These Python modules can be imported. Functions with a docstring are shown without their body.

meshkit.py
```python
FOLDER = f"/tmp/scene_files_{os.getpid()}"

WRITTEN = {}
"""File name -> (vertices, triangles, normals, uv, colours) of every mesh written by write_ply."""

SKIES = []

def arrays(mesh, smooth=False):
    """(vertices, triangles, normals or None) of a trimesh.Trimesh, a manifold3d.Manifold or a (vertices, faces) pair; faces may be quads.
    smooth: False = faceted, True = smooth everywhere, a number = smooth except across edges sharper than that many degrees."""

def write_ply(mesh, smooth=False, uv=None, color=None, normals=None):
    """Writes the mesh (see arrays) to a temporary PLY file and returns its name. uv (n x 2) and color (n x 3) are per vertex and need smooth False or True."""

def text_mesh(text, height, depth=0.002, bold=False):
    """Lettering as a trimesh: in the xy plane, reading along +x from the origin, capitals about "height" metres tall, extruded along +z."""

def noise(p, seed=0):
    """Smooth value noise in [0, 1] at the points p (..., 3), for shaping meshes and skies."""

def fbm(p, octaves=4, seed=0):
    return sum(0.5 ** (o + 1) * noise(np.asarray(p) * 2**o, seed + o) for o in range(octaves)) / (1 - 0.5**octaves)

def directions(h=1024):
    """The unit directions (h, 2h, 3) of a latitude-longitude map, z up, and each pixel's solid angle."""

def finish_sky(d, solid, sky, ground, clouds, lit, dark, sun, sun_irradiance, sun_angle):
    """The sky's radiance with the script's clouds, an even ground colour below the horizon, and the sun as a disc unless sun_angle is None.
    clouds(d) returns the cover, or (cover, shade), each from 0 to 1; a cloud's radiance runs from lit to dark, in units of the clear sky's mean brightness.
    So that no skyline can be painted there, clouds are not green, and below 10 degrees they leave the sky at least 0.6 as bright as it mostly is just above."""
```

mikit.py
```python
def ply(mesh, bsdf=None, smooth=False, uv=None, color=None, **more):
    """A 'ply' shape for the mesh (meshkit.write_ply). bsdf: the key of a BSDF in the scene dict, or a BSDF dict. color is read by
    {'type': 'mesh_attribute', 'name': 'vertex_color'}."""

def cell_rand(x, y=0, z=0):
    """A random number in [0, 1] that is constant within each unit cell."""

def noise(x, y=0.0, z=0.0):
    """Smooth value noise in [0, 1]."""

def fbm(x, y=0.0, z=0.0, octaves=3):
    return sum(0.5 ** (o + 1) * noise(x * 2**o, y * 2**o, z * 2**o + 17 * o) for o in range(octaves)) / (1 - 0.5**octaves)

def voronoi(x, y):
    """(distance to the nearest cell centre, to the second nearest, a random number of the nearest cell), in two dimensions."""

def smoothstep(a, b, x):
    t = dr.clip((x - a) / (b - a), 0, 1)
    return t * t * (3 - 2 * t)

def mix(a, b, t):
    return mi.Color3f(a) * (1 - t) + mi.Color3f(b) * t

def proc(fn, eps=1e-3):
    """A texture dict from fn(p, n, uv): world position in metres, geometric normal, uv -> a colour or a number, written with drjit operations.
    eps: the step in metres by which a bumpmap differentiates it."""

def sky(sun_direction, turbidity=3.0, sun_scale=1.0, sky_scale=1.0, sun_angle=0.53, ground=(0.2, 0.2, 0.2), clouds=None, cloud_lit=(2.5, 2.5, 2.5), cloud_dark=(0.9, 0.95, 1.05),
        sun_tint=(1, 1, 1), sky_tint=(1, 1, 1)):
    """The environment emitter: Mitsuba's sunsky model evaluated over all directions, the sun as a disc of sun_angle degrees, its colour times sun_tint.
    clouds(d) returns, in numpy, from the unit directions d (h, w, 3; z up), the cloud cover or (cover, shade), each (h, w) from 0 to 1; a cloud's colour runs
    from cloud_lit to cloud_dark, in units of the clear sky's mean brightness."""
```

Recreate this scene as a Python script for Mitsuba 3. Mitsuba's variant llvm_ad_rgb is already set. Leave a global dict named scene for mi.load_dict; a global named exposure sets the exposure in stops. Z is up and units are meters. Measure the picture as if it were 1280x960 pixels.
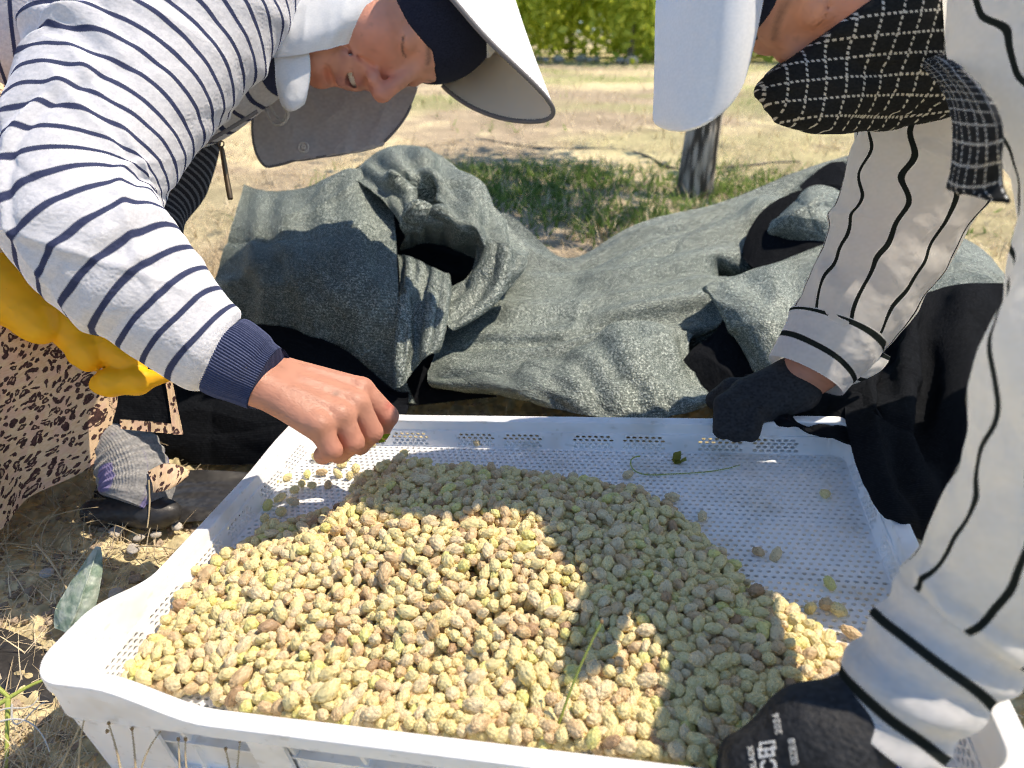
import math, random
import numpy as np, trimesh, mitsuba as mi, drjit as dr
import mikit, meshkit
from mikit import proc, cell_rand, noise, fbm, voronoi, smoothstep, mix
from scipy.spatial import cKDTree
from scipy.spatial.transform import Rotation
from scipy.interpolate import RectBivariateSpline, CubicSpline, PchipInterpolator
T = mi.ScalarTransform4f
scene, labels = {}, {}
rng = np.random.default_rng(7)

# ------------------------------------------------------------------ camera, sky, exposure
FPX, PITCH, CAM_H = 888.0, math.radians(26.3), 0.490       # focal length in pixels of the 1280 wide photograph
_c, _s = math.cos(PITCH), math.sin(PITCH)
CAM = np.array([0.0, 0.0, CAM_H])
RIGHT, DOWN, FWD = np.array([1.0, 0, 0]), np.array([0, -_s, -_c]), np.array([0, _c, -_s])
C2W = np.stack([RIGHT, DOWN, FWD], 1)
scene['camera'] = {'type': 'thinlens', 'fov': math.degrees(2 * math.atan(640 / FPX)), 'fov_axis': 'x', 'near_clip': 0.02, 'far_clip': 400.0,
                   'aperture_radius': 0.0019, 'focus_distance': 0.64,
                   'to_world': T().look_at(origin=CAM.tolist(), target=(CAM + FWD).tolist(), up=[0, 0, 1])}
SUN = np.array([0.57, 0.07, 1.0])
scene['sky'] = mikit.sky(SUN.tolist(), turbidity=3.0, sky_scale=1.12, ground=(0.34, 0.30, 0.22), sun_tint=(0.96, 0.99, 1.03), sky_tint=(0.97, 1.0, 1.05))
exposure = 2.0


def P(px, py, Z):
    """A point Z metres in front of the lens (distance along the view axis) in the direction of the photograph's pixel."""
    return CAM + Z * (FWD + RIGHT * (px - 640) / FPX + DOWN * (py - 480) / FPX)


def PP(a):
    a = np.asarray(a, float)
    return CAM + a[..., 2:3] * (FWD + RIGHT * ((a[..., 0:1] - 640) / FPX) + DOWN * ((a[..., 1:2] - 480) / FPX))


def on_ground(px, py, z=0.0):
    d = FWD + RIGHT * (px - 640) / FPX + DOWN * (py - 480) / FPX
    return CAM + d * (z - CAM_H) / d[2]


# ------------------------------------------------------------------ mesh helpers
def put(key, mesh, bsdf, smooth=True, uv=None, color=None, label=None, cat=None, group=None, kind=None, **more):
    base, k = key, 0
    while key in scene:
        k += 1
        key = f'{base}_{k:03d}'
    scene[key] = mikit.ply(mesh, bsdf, smooth, uv, color, **more)
    tag(key, label, cat, group, kind)
    return key


def tag(key, label=None, cat=None, group=None, kind=None):
    d = {k: v for k, v in (('label', label), ('category', cat), ('group', group), ('kind', kind)) if v}
    if d:
        labels[key] = d


def tm(v, f):
    return trimesh.Trimesh(np.asarray(v, float), np.asarray(f, int), process=False)


def cat(ms):
    vs, fs, n = [], [], 0
    for m in ms:
        v, f = (np.asarray(m.vertices), np.asarray(m.faces)) if hasattr(m, 'vertices') else m
        vs.append(v); fs.append(np.asarray(f) + n); n += len(v)
    return np.vstack(vs), np.vstack(fs)


def grid_faces(n, m, wrap=False):
    i, j = np.meshgrid(np.arange(n - 1), np.arange(m if wrap else m - 1), indexing='ij')
    a, b = i * m + j, i * m + (j + 1) % m
    q = np.stack([a, a + m, b + m, b], -1).reshape(-1, 4)
    return np.vstack([q[:, [0, 1, 2]], q[:, [0, 2, 3]]])


def grid_normals(g, wrap=False):
    if wrap:
        dv = np.roll(g, -1, 1) - np.roll(g, 1, 1)
    else:
        dv = np.gradient(g, axis=1)
    n = np.cross(np.gradient(g, axis=0), dv)
    return n / (np.linalg.norm(n, axis=-1, keepdims=True) + 1e-12)


def solidify(g, t, bulge=0.0):
    """A sheet (grid of points) given thickness t, closed round its border."""
    n, m = g.shape[:2]
    nn = grid_normals(g)
    a, b = (g + nn * t / 2).reshape(-1, 3), (g - nn * t / 2).reshape(-1, 3)
    f = grid_faces(n, m)
    idx = np.arange(n * m).reshape(n, m)
    ring = np.concatenate([idx[0, :], idx[1:, -1], idx[-1, -2::-1], idx[-2:0:-1, 0]])
    r2 = np.roll(ring, -1)
    k = n * m
    side = np.vstack([np.stack([ring, ring + k, r2 + k], 1), np.stack([ring, r2 + k, r2], 1)])
    return np.vstack([a, b]), np.vstack([f, f[:, ::-1] + k, side])


def arc_uv(g):
    du = np.linalg.norm(np.diff(g, axis=0), axis=-1).mean(1)
    dv = np.linalg.norm(np.diff(g, axis=1), axis=-1).mean(0)
    u, v = np.r_[0, np.cumsum(du)], np.r_[0, np.cumsum(dv)]
    return np.stack(np.meshgrid(u, v, indexing='ij'), -1).reshape(-1, 2)


def spline_grid(ctrl, n, m, world=False):
    c = np.asarray(ctrl, float)
    if not world:
        c = PP(c)
    a, b = np.arange(c.shape[0]), np.arange(c.shape[1])
    u, v = np.linspace(0, c.shape[0] - 1, n), np.linspace(0, c.shape[1] - 1, m)
    return np.stack([RectBivariateSpline(a, b, c[..., k], kx=min(3, len(a) - 1), ky=min(3, len(b) - 1))(u, v) for k in range(3)], -1)


def tube(ctrl, n=120, m=64, up=(0, 0, 1), flat=1.0, disp=None, world=False, pix_r=False, caps=True, seam=False):
    """A swept tube. ctrl rows: (px, py, Z, r) or, with world, (x, y, z, r). Returns vertices, faces, uv = (metres along, turn 0..1)."""
    c = np.asarray(ctrl, float)
    pts = c[:, :3] if world else PP(c[:, :3])
    rad = c[:, 3] * (c[:, 2] / FPX if pix_r else 1.0)
    t = np.r_[0, np.cumsum(np.linalg.norm(np.diff(pts, axis=0), axis=1))]
    s = np.linspace(0, t[-1], n)
    p = np.stack([(CubicSpline(t, pts[:, k]) if len(t) > 2 else PchipInterpolator(t, pts[:, k]))(s) for k in range(3)], 1)
    r = PchipInterpolator(t, rad)(s)
    tan = np.gradient(p, axis=0); tan /= np.linalg.norm(tan, axis=1, keepdims=True)
    x = np.array(up, float) - tan[0] * np.dot(up, tan[0]); x /= np.linalg.norm(x)
    xs = [x]
    for k in range(1, n):
        x = xs[-1] - tan[k] * np.dot(xs[-1], tan[k]); xs.append(x / np.linalg.norm(x))
    xs = np.array(xs); ys = np.cross(tan, xs)
    mm = m + 1 if seam else m
    th = np.arange(mm) * 2 * np.pi / m
    ss = np.r_[0, np.cumsum(np.linalg.norm(np.diff(p, axis=0), axis=1))]
    S, TH = np.meshgrid(ss, th, indexing='ij')
    rr = r[:, None] * np.ones_like(TH)
    dirs = np.cos(TH)[..., None] * xs[:, None] + flat * np.sin(TH)[..., None] * ys[:, None]
    g = p[:, None] + dirs * rr[..., None]
    if disp is not None:
        g = g + dirs * disp(S, TH, g)[..., None]
    v, f = g.reshape(-1, 3), grid_faces(n, mm, not seam)
    uv = np.stack([S, TH / (2 * np.pi)], -1).reshape(-1, 2)
    if caps:
        v = np.vstack([v, p[:1], p[-1:]]); k = n * mm
        j = np.arange(m); j2 = (j + 1) % mm
        f = np.vstack([f, np.stack([j, j2, np.full(m, k)], 1), np.stack([(n - 1) * mm + j2, (n - 1) * mm + j, np.full(m, k + 1)], 1)])
        uv = np.vstack([uv, [[0, 0], [ss[-1], 0]]])
    return v, f[:, ::-1], uv


def wire(pts, r, sides=6, n=None, world=True):
    """A thin stem along the points; r a number or one per point."""
    pts = np.asarray(pts, float)
    if not world:
        pts = PP(pts)
    r = np.broadcast_to(np.asarray(r, float), (len(pts),))
    n = n or 8 * len(pts)
    v, f, _ = tube(np.c_[pts, r], n, sides, up=(0.3, 0.5, 0.8), world=True)
    return v, f


# ------------------------------------------------------------------ signed distance shapes
def cap(p, a, b, ra, rb):
    a, b = np.asarray(a, np.float32), np.asarray(b, np.float32)
    d = b - a
    t = np.clip(((p - a) @ d) / max(float(d @ d), 1e-12), 0, 1)
    q = p - a - t[..., None] * d
    return np.sqrt((q * q).sum(-1)) - (ra + (rb - ra) * t)


def ell(p, c, r):
    q = (p - np.asarray(c, np.float32))
    r = np.asarray(r, np.float32)
    k0 = np.sqrt(((q / r) ** 2).sum(-1)); k1 = np.sqrt(((q / (r * r)) ** 2).sum(-1))
    return k0 * (k0 - 1) / np.maximum(k1, 1e-9)


def smin(a, b, k):
    h = np.clip(0.5 + 0.5 * (b - a) / k, 0, 1)
    return b + (a - b) * h - k * h * (1 - h)


def smax(a, b, k):
    return -smin(-a, -b, k)


def nets(fn, lo, hi, h):
    """Surface nets: the zero surface of fn on a grid of step h."""
    lo, hi = np.asarray(lo, float), np.asarray(hi, float)
    n = np.ceil((hi - lo) / h).astype(int) + 1
    ax = [np.arange(k, dtype=np.float32) * h + l for k, l in zip(n, lo)]
    d = np.empty(n, np.float32)
    for i in range(0, n[0], 16):
        X = np.stack(np.meshgrid(ax[0][i:i + 16], ax[1], ax[2], indexing='ij'), -1)
        d[i:i + 16] = fn(X)
    s = d < 0
    c = np.zeros(n - 1, int)
    for a, b, e in np.ndindex(2, 2, 2):
        c += s[a:n[0] - 1 + a, b:n[1] - 1 + b, e:n[2] - 1 + e]
    cells = np.argwhere((c > 0) & (c < 8))
    num = np.full(n - 1, -1); num[tuple(cells.T)] = np.arange(len(cells))
    corners = [(a, b, e) for a in (0, 1) for b in (0, 1) for e in (0, 1)]
    val = np.stack([d[tuple((cells + k).T)] for k in corners], 1)
    acc, cnt = np.zeros((len(cells), 3)), np.zeros(len(cells))
    for i, a in enumerate(corners):
        for j, b in enumerate(corners):
            if j > i and sum(x != y for x, y in zip(a, b)) == 1:
                on = (val[:, i] < 0) != (val[:, j] < 0)
                t = val[on, i] / (val[on, i] - val[on, j])
                acc[on] += np.array(a) + t[:, None] * (np.array(b) - np.array(a)); cnt[on] += 1
    v = lo + (cells + acc / cnt[:, None]) * h
    fs = []
    for k in range(3):
        u, w = (k + 1) % 3, (k + 2) % 3
        a = np.take(s, np.arange(n[k] - 1), k); b = np.take(s, np.arange(1, n[k]), k)
        e = np.argwhere(a != b)
        e = e[(e[:, u] > 0) & (e[:, w] > 0) & (e[:, u] < n[u] - 1) & (e[:, w] < n[w] - 1)]
        flip = a[tuple(e.T)]
        q = []
        for du, dw in ((1, 1), (0, 1), (0, 0), (1, 0)):
            x = e.copy(); x[:, u] -= du; x[:, w] -= dw
            q.append(num[tuple(x.T)])
        q = np.stack(q, 1)
        q[~flip] = q[~flip][:, ::-1]
        fs.append(q)
    q = np.vstack(fs)
    return v, np.vstack([q[:, [0, 1, 2]], q[:, [0, 2, 3]]])


def folds(S, TH, items):
    """Sum of soft ridges across a tube: (s0, turn0, slope, width, length, height)."""
    out = np.zeros_like(S)
    for s0, t0, k, w, L, a in items:
        d = (TH - t0 * 2 * np.pi + np.pi) % (2 * np.pi) - np.pi
        x = S - s0 - k * d
        out += a * np.exp(-(x / w) ** 2) * np.exp(-(d / L) ** 2)
    return out


def rand_folds(seed, n, s0, s1, t0, t1, slope, w, L, a):
    r = np.random.default_rng(seed)
    return [(r.uniform(s0, s1), r.uniform(t0, t1), r.uniform(*slope), r.uniform(*w), r.uniform(*L), r.uniform(*a) * (1 if r.random() < 0.7 else -0.8)) for _ in range(n)]


def link(a, b, path, r, sides=12):
    """Joins two closed meshes by a tube along the path, through one opened triangle of each, into one surface."""
    (va, fa), (vb, fb) = a, b
    t = wire(path, r, sides, 40)
    parts, offs = [a, t, b], [0, len(va), len(va) + len(t[0])]
    V = np.vstack([va, t[0], vb]); F = [np.array(fa), np.array(t[1]), np.array(fb)]
    def nearest(k, p):
        c = parts[k][0][F[k]].mean(1)
        return int(np.argmin(((c - p) ** 2).sum(1)))
    def bridge(k, l, p):
        i = nearest(k, p); A = F[k][i] + offs[k]
        j = nearest(l, p); B = F[l][j] + offs[l]
        F[k], F[l] = np.delete(F[k], i, 0), np.delete(F[l], j, 0)
        B = B[::-1]
        return [[A[x], A[(x + 1) % 3], B[(x + 1) % 3]] for x in range(3)] + [[A[x], B[(x + 1) % 3], B[x]] for x in range(3)]
    extra = bridge(0, 1, np.array(path[0], float)) + bridge(1, 2, np.array(path[-1], float))
    return V, np.vstack([f + o for f, o in zip(F, offs)] + [np.array(extra)]), len(t[0])


def xf(v, M):
    return v @ M[:3, :3].T + M[:3, 3]


def C(r, g, b):
    return {'type': 'rgb', 'value': [r, g, b]}


def principled(color, rough=0.6, spec=0.4, **k):
    return {'type': 'twosided', 'b': {'type': 'principled', 'base_color': color if isinstance(color, dict) else C(*color), 'roughness': rough, 'specular': spec, **k}}


def bumped(tex, b, scale=1.0):
    return {'type': 'twosided', 'b': {'type': 'bumpmap', 't': tex, 'scale': scale, 'b': b['b']}}


VC = {'type': 'mesh_attribute', 'name': 'vertex_color'}
# ------------------------------------------------------------------ materials
def speck(p, s, lo, hi):
    return smoothstep(lo, hi, noise(p.x * s, p.y * s, p.z * s))


def ground_color(p, n, uv):
    big = fbm(p.x * 0.55 + 3.1, p.y * 0.55, 0, 4)
    mid = fbm(p.x * 7, p.y * 7, 2.0, 4)
    fine = noise(p.x * 160, p.y * 160, p.z * 160)
    soil = mix((0.27, 0.215, 0.15), (0.45, 0.37, 0.26), mid)
    straw = mix((0.48, 0.40, 0.23), (0.68, 0.59, 0.36), fine)
    c = mix(soil, straw, smoothstep(0.40, 0.62, big + 0.35 * (mid - 0.5)) * 0.85)
    green = mix((0.20, 0.22, 0.08), (0.40, 0.42, 0.18), fine)
    far = smoothstep(2.2, 6.0, p.y)
    g = smoothstep(0.47, 0.66, fbm(p.x * 0.9, p.y * 0.9, 9.0, 3)) * (0.25 + 0.4 * far)
    return mix(c, green, g) * (0.8 + 0.4 * fine) * (0.72 + 0.56 * fbm(p.x * 2.3, p.y * 2.3, 5.0, 4))


def ground_bump(p, n, uv):
    return 0.006 * fbm(p.x * 55, p.y * 55, p.z * 55, 3) + 0.002 * noise(p.x * 260, p.y * 260, 0.0)


scene['mat_ground'] = bumped(proc(ground_bump, 2e-3), principled(proc(ground_color), 0.95, 0.1))


def stripe(x, period, width, soft=0.0006):
    d = dr.abs(x - dr.round(x / period) * period)
    return 1 - smoothstep(width / 2 - soft, width / 2 + soft, d)


def sweater_color(p, n, uv):
    fl = noise(p.x * 900, p.y * 900, p.z * 900) * 0.5 + noise(p.x * 330, p.y * 330, p.z * 330) * 0.5
    base = mix((0.50, 0.51, 0.55), (0.70, 0.70, 0.73), fl)
    w = noise(p.x * 40, p.y * 40, p.z * 40) - 0.5
    return mix(base, mix((0.028, 0.036, 0.085), (0.055, 0.065, 0.125), fl), stripe(uv.x + 0.0030 * w, 0.0205, 0.0046))


def knit_bump(p, n, uv):
    return 0.0006 * noise(p.x * 500, p.y * 500, p.z * 500) + 0.0007 * fbm(p.x * 70, p.y * 70, p.z * 70, 2)


scene['mat_sweater'] = bumped(proc(knit_bump, 8e-4), principled(proc(sweater_color), 0.92, 0.12, sheen=0.3))


def rib_color(p, n, uv):
    r = 0.5 + 0.5 * dr.sin(uv.y * 2 * math.pi * 92)
    fl = noise(p.x * 600, p.y * 600, p.z * 600)
    return mix((0.035, 0.045, 0.10), (0.085, 0.10, 0.18), r * 0.6 + 0.4 * fl)


scene['mat_cuff'] = bumped(proc(lambda p, n, uv: 0.0008 * (0.5 + 0.5 * dr.sin(uv.y * 2 * math.pi * 92)), 4e-4), principled(proc(rib_color), 0.9, 0.12, sheen=0.3))
scene['mat_rib_gray'] = principled(proc(lambda p, n, uv: mix((0.03, 0.03, 0.035), (0.16, 0.16, 0.17), stripe(uv.x, 0.011, 0.004))), 0.9, 0.1)


def shirt_color(p, n, uv):
    wav = 0.11 * (fbm(uv.x * 13, uv.y * 2, 4.0, 2) - 0.5) + 0.035 * (noise(uv.x * 42, uv.y * 3, 1.0) - 0.5)
    a = uv.y + wav + 0.28 * uv.x
    k = 9.0
    d = dr.abs(a * k - dr.round(a * k)) / k
    line = 1 - smoothstep(0.0038 + 0.003 * noise(uv.x * 30, a * 9, 0.0), 0.0056 + 0.003 * noise(uv.x * 30, a * 9, 0.0), d)
    dots = (1 - smoothstep(0.0036, 0.0046, dr.sqrt(dr.square(uv.x * 60 - dr.round(uv.x * 60)) + dr.square(uv.y * 15 - dr.round(uv.y * 15))) * 0.0166)) * 0.5
    fl = noise(p.x * 420, p.y * 420, p.z * 420)
    base = mix((0.88, 0.87, 0.83), (0.94, 0.93, 0.90), fl)
    return mix(mix(base, (0.9, 0.9, 0.88), dots), (0.022, 0.028, 0.026), line)


def cuff_color(p, n, uv):
    fl = noise(p.x * 420, p.y * 420, p.z * 420)
    base = mix((0.76, 0.75, 0.73), (0.84, 0.83, 0.81), fl)
    return mix(base, (0.022, 0.028, 0.026), stripe(uv.x - 0.004 + 0.003 * (noise(uv.y * 9, 2.0, 0.0) - 0.5), 0.034, 0.0052))


def thin(tex, dt=0.75):
    return {'type': 'bumpmap', 't': proc(lambda p, n, uv: 0.0040 * fbm(p.x * 60, p.y * 60, p.z * 60, 3), 1e-3), 'scale': 1.0,
            'b': {'type': 'principledthin', 'base_color': tex, 'roughness': 0.7, 'diff_trans': dt, 'spec_trans': 0.0, 'eta': 1.3}}


scene['mat_shirt'] = thin(proc(shirt_color), 1.25)
scene['mat_shirt_cuff'] = thin(proc(cuff_color), 0.8)


def white_cloth(p, n, uv):
    fl = noise(p.x * 700, p.y * 700, p.z * 700)
    return mix((0.74, 0.77, 0.80), (0.83, 0.85, 0.87), fl)


scene['mat_hat_white'] = bumped(proc(lambda p, n, uv: 0.0010 * fbm(p.x * 45, p.y * 45, p.z * 45, 3) + 0.00012 * noise(p.x * 1400, p.y * 1400, p.z * 1400), 8e-4), principled(proc(white_cloth), 0.75, 0.25))


def cap_weave(p, n, uv):
    return 0.00016 * (dr.sin(uv.x * 4800) * dr.sin(uv.y * 4800)) + 0.00010 * noise(uv.x * 900, uv.y * 900, 0.0)


scene['mat_cap'] = bumped(proc(cap_weave, 3e-4), principled(proc(white_cloth), 0.7, 0.3))
scene['mat_hat_beige'] = principled((0.74, 0.67, 0.55), 0.7, 0.2)
scene['mat_hat_gray'] = bumped(proc(lambda p, n, uv: 0.0014 * fbm(p.x * 38, p.y * 38, p.z * 38, 3), 8e-4), principled(proc(lambda p, n, uv: mix((0.44, 0.42, 0.41), (0.54, 0.52, 0.505), noise(p.x * 300, p.y * 300, p.z * 300))), 0.8, 0.2))
scene['mat_trim_gray'] = principled((0.20, 0.19, 0.19), 0.7, 0.2)
scene['mat_navy'] = bumped(proc(lambda p, n, uv: 0.0012 * fbm(p.x * 50, p.y * 50, p.z * 50, 2), 8e-4), principled(proc(lambda p, n, uv: mix((0.012, 0.015, 0.030), (0.024, 0.028, 0.050), noise(p.x * 800, p.y * 800, p.z * 800))), 0.85, 0.15, sheen=0.2))
scene['mat_button'] = principled((0.62, 0.61, 0.58), 0.35, 0.5)
scene['mat_cord'] = principled((0.58, 0.57, 0.54), 0.9, 0.1)
scene['mat_brass'] = principled((0.20, 0.15, 0.10), 0.35, 0.5, metallic=0.8)


def skin_bump(p, n, uv):
    return 0.00035 * noise(p.x * 700, p.y * 700, p.z * 700) + 0.0006 * fbm(p.x * 130, p.y * 130, p.z * 130, 2)


scene['mat_skin'] = {'type': 'bumpmap', 't': proc(skin_bump, 4e-4), 'scale': 1.0, 'b': {'type': 'principled', 'base_color': VC, 'roughness': 0.48, 'specular': 0.38}}
scene['mat_teeth'] = principled((0.74, 0.69, 0.60), 0.25, 0.5)
scene['mat_eye'] = principled((0.45, 0.40, 0.36), 0.15, 0.5)
scene['mat_hair'] = principled((0.03, 0.022, 0.016), 0.5, 0.3)


def leopard(p, n, uv):
    x, y = uv.x * 118 + 0.5 * uv.y * 90, uv.y * 160
    wx = 1.3 * (noise(x * 0.6, y * 0.6, 3.0) - 0.5)
    f1, f2, r = voronoi(x * 0.85 + wx, y * 0.85 + 1.1 * (noise(x * 0.7, y * 0.7, 8.0) - 0.5))
    edge = noise(x * 4.0, y * 3.0, 1.0) * 0.22
    size = 0.10 + 0.27 * r
    spot = 1 - smoothstep(size + edge - 0.04, size + edge + 0.04, f1)
    hole = (1 - smoothstep(size * 0.35, size * 0.55, f1)) * smoothstep(0.72, 0.8, r)
    base = mix((0.66, 0.46, 0.27), (0.78, 0.60, 0.40), noise(x * 2.2, y * 7, 5.0))
    pink = smoothstep(0.52, 0.75, noise(x * 0.8, y * 0.8, 12.0))
    base = mix(base, (0.66, 0.40, 0.33), pink * 0.4)
    return mix(base, mix((0.030, 0.018, 0.018), (0.10, 0.05, 0.045), noise(x * 5, y * 5, 2.0)), spot * (1 - 0.7 * hole))


scene['mat_leopard'] = principled(proc(leopard), 0.8, 0.2)
scene['mat_yellow'] = bumped(proc(lambda p, n, uv: 0.002 * fbm(p.x * 55, p.y * 55, p.z * 55, 3), 8e-4), principled(proc(lambda p, n, uv: mix((0.80, 0.38, 0.006), (0.92, 0.50, 0.012), fbm(p.x * 40, p.y * 40, p.z * 40, 3))), 0.5, 0.35))


def scarf_color(p, n, uv):
    sq = 0.0118
    a, b = uv.x / sq, uv.y / sq
    da, db = dr.abs(a - dr.round(a)), dr.abs(b - dr.round(b))
    tw = 0.5 + 0.5 * dr.sin((uv.x + uv.y * 0.5) * 1900)
    tw2 = 0.5 + 0.5 * dr.sin((uv.y + uv.x * 0.5) * 1900)
    l = dr.maximum((1 - smoothstep(0.04, 0.085, da)) * smoothstep(0.25, 0.5, tw2), (1 - smoothstep(0.045, 0.08, db)) * smoothstep(0.25, 0.5, tw))
    fl = noise(p.x * 900, p.y * 900, p.z * 900)
    return mix(mix((0.010, 0.012, 0.014), (0.022, 0.024, 0.026), fl), (0.50, 0.50, 0.48), l)


scene['mat_scarf'] = bumped(proc(lambda p, n, uv: 0.0012 * fbm(p.x * 80, p.y * 80, p.z * 80, 3), 6e-4), principled(proc(scarf_color), 0.9, 0.1))
scene['mat_black_glove'] = bumped(proc(lambda p, n, uv: 0.0006 * noise(p.x * 600, p.y * 600, p.z * 600) + 0.0012 * fbm(p.x * 120, p.y * 120, p.z * 120, 2), 5e-4), principled(proc(lambda p, n, uv: mix((0.008, 0.009, 0.011), (0.030, 0.032, 0.036), noise(p.x * 500, p.y * 500, p.z * 500))), 0.7, 0.3))
scene['mat_print'] = principled((0.62, 0.62, 0.60), 0.7, 0.2)


def floral(p, n, uv):
    f1, f2, r = voronoi(p.x * 62 + p.z * 30, p.y * 62 + p.z * 40)
    return mix(mix((0.72, 0.71, 0.62), (0.6, 0.55, 0.3), r), (0.02, 0.035, 0.20), smoothstep(0.20, 0.26, f1 + 0.2 * (1 - r)))


scene['mat_floral'] = principled(proc(floral), 0.7, 0.3)


def weave_h(p, n, uv):
    a, b = uv.x / 0.0012, uv.y / 0.0015
    st = dr.floor(a)
    y = b + 0.5 * (st - 2 * dr.floor(st / 2))
    return 0.00040 * (0.5 + 0.5 * dr.sin(a * 2 * math.pi)) + 0.0006 * cell_rand(st, dr.floor(y), 3) + 0.0009 * noise(uv.x * 700, uv.y * 700, 1.0)


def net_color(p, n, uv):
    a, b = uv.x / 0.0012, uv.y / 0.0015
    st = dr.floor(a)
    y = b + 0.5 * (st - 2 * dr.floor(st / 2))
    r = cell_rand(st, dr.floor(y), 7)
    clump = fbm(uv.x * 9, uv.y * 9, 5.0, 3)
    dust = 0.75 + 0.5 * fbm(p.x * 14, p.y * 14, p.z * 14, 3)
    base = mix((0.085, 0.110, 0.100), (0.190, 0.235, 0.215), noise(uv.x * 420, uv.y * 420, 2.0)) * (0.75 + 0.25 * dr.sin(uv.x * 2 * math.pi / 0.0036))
    return mix(base, (0.56, 0.62, 0.58), smoothstep(0.62, 1.0, r + 0.25 * (clump - 0.5)) * 0.7) * dust  # pale stitches: lighter threads plus glints painted into the colour


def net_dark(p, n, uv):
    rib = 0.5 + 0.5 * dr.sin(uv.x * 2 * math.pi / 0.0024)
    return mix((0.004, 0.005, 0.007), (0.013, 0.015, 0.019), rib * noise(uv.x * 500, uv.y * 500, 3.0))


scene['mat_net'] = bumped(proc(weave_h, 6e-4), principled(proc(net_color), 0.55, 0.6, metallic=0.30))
scene['mat_net_dark'] = bumped(proc(weave_h, 6e-4), principled(proc(net_dark), 0.9, 0.08))  # black back of the net, also used to paint shade into its hollows
scene['mat_plastic_black'] = bumped(proc(lambda p, n, uv: 0.003 * fbm(p.x * 38, p.y * 38, p.z * 38, 4), 1e-3), principled(proc(lambda p, n, uv: mix((0.018, 0.018, 0.020), (0.085, 0.082, 0.078), speck(p, 26, 0.45, 0.85) * 0.6 + 0.4 * noise(p.x * 240, p.y * 240, p.z * 240))), 0.42, 0.5))


def crate_color(p, n, uv):
    d = fbm(p.x * 22, p.y * 22, p.z * 22, 4)
    return mix((0.80, 0.81, 0.82), (0.56, 0.53, 0.47), smoothstep(0.52, 0.80, d) * 0.55 + 0.35 * speck(p, 210, 0.74, 0.95) + 0.25 * speck(p, 35, 0.70, 0.95))


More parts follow.
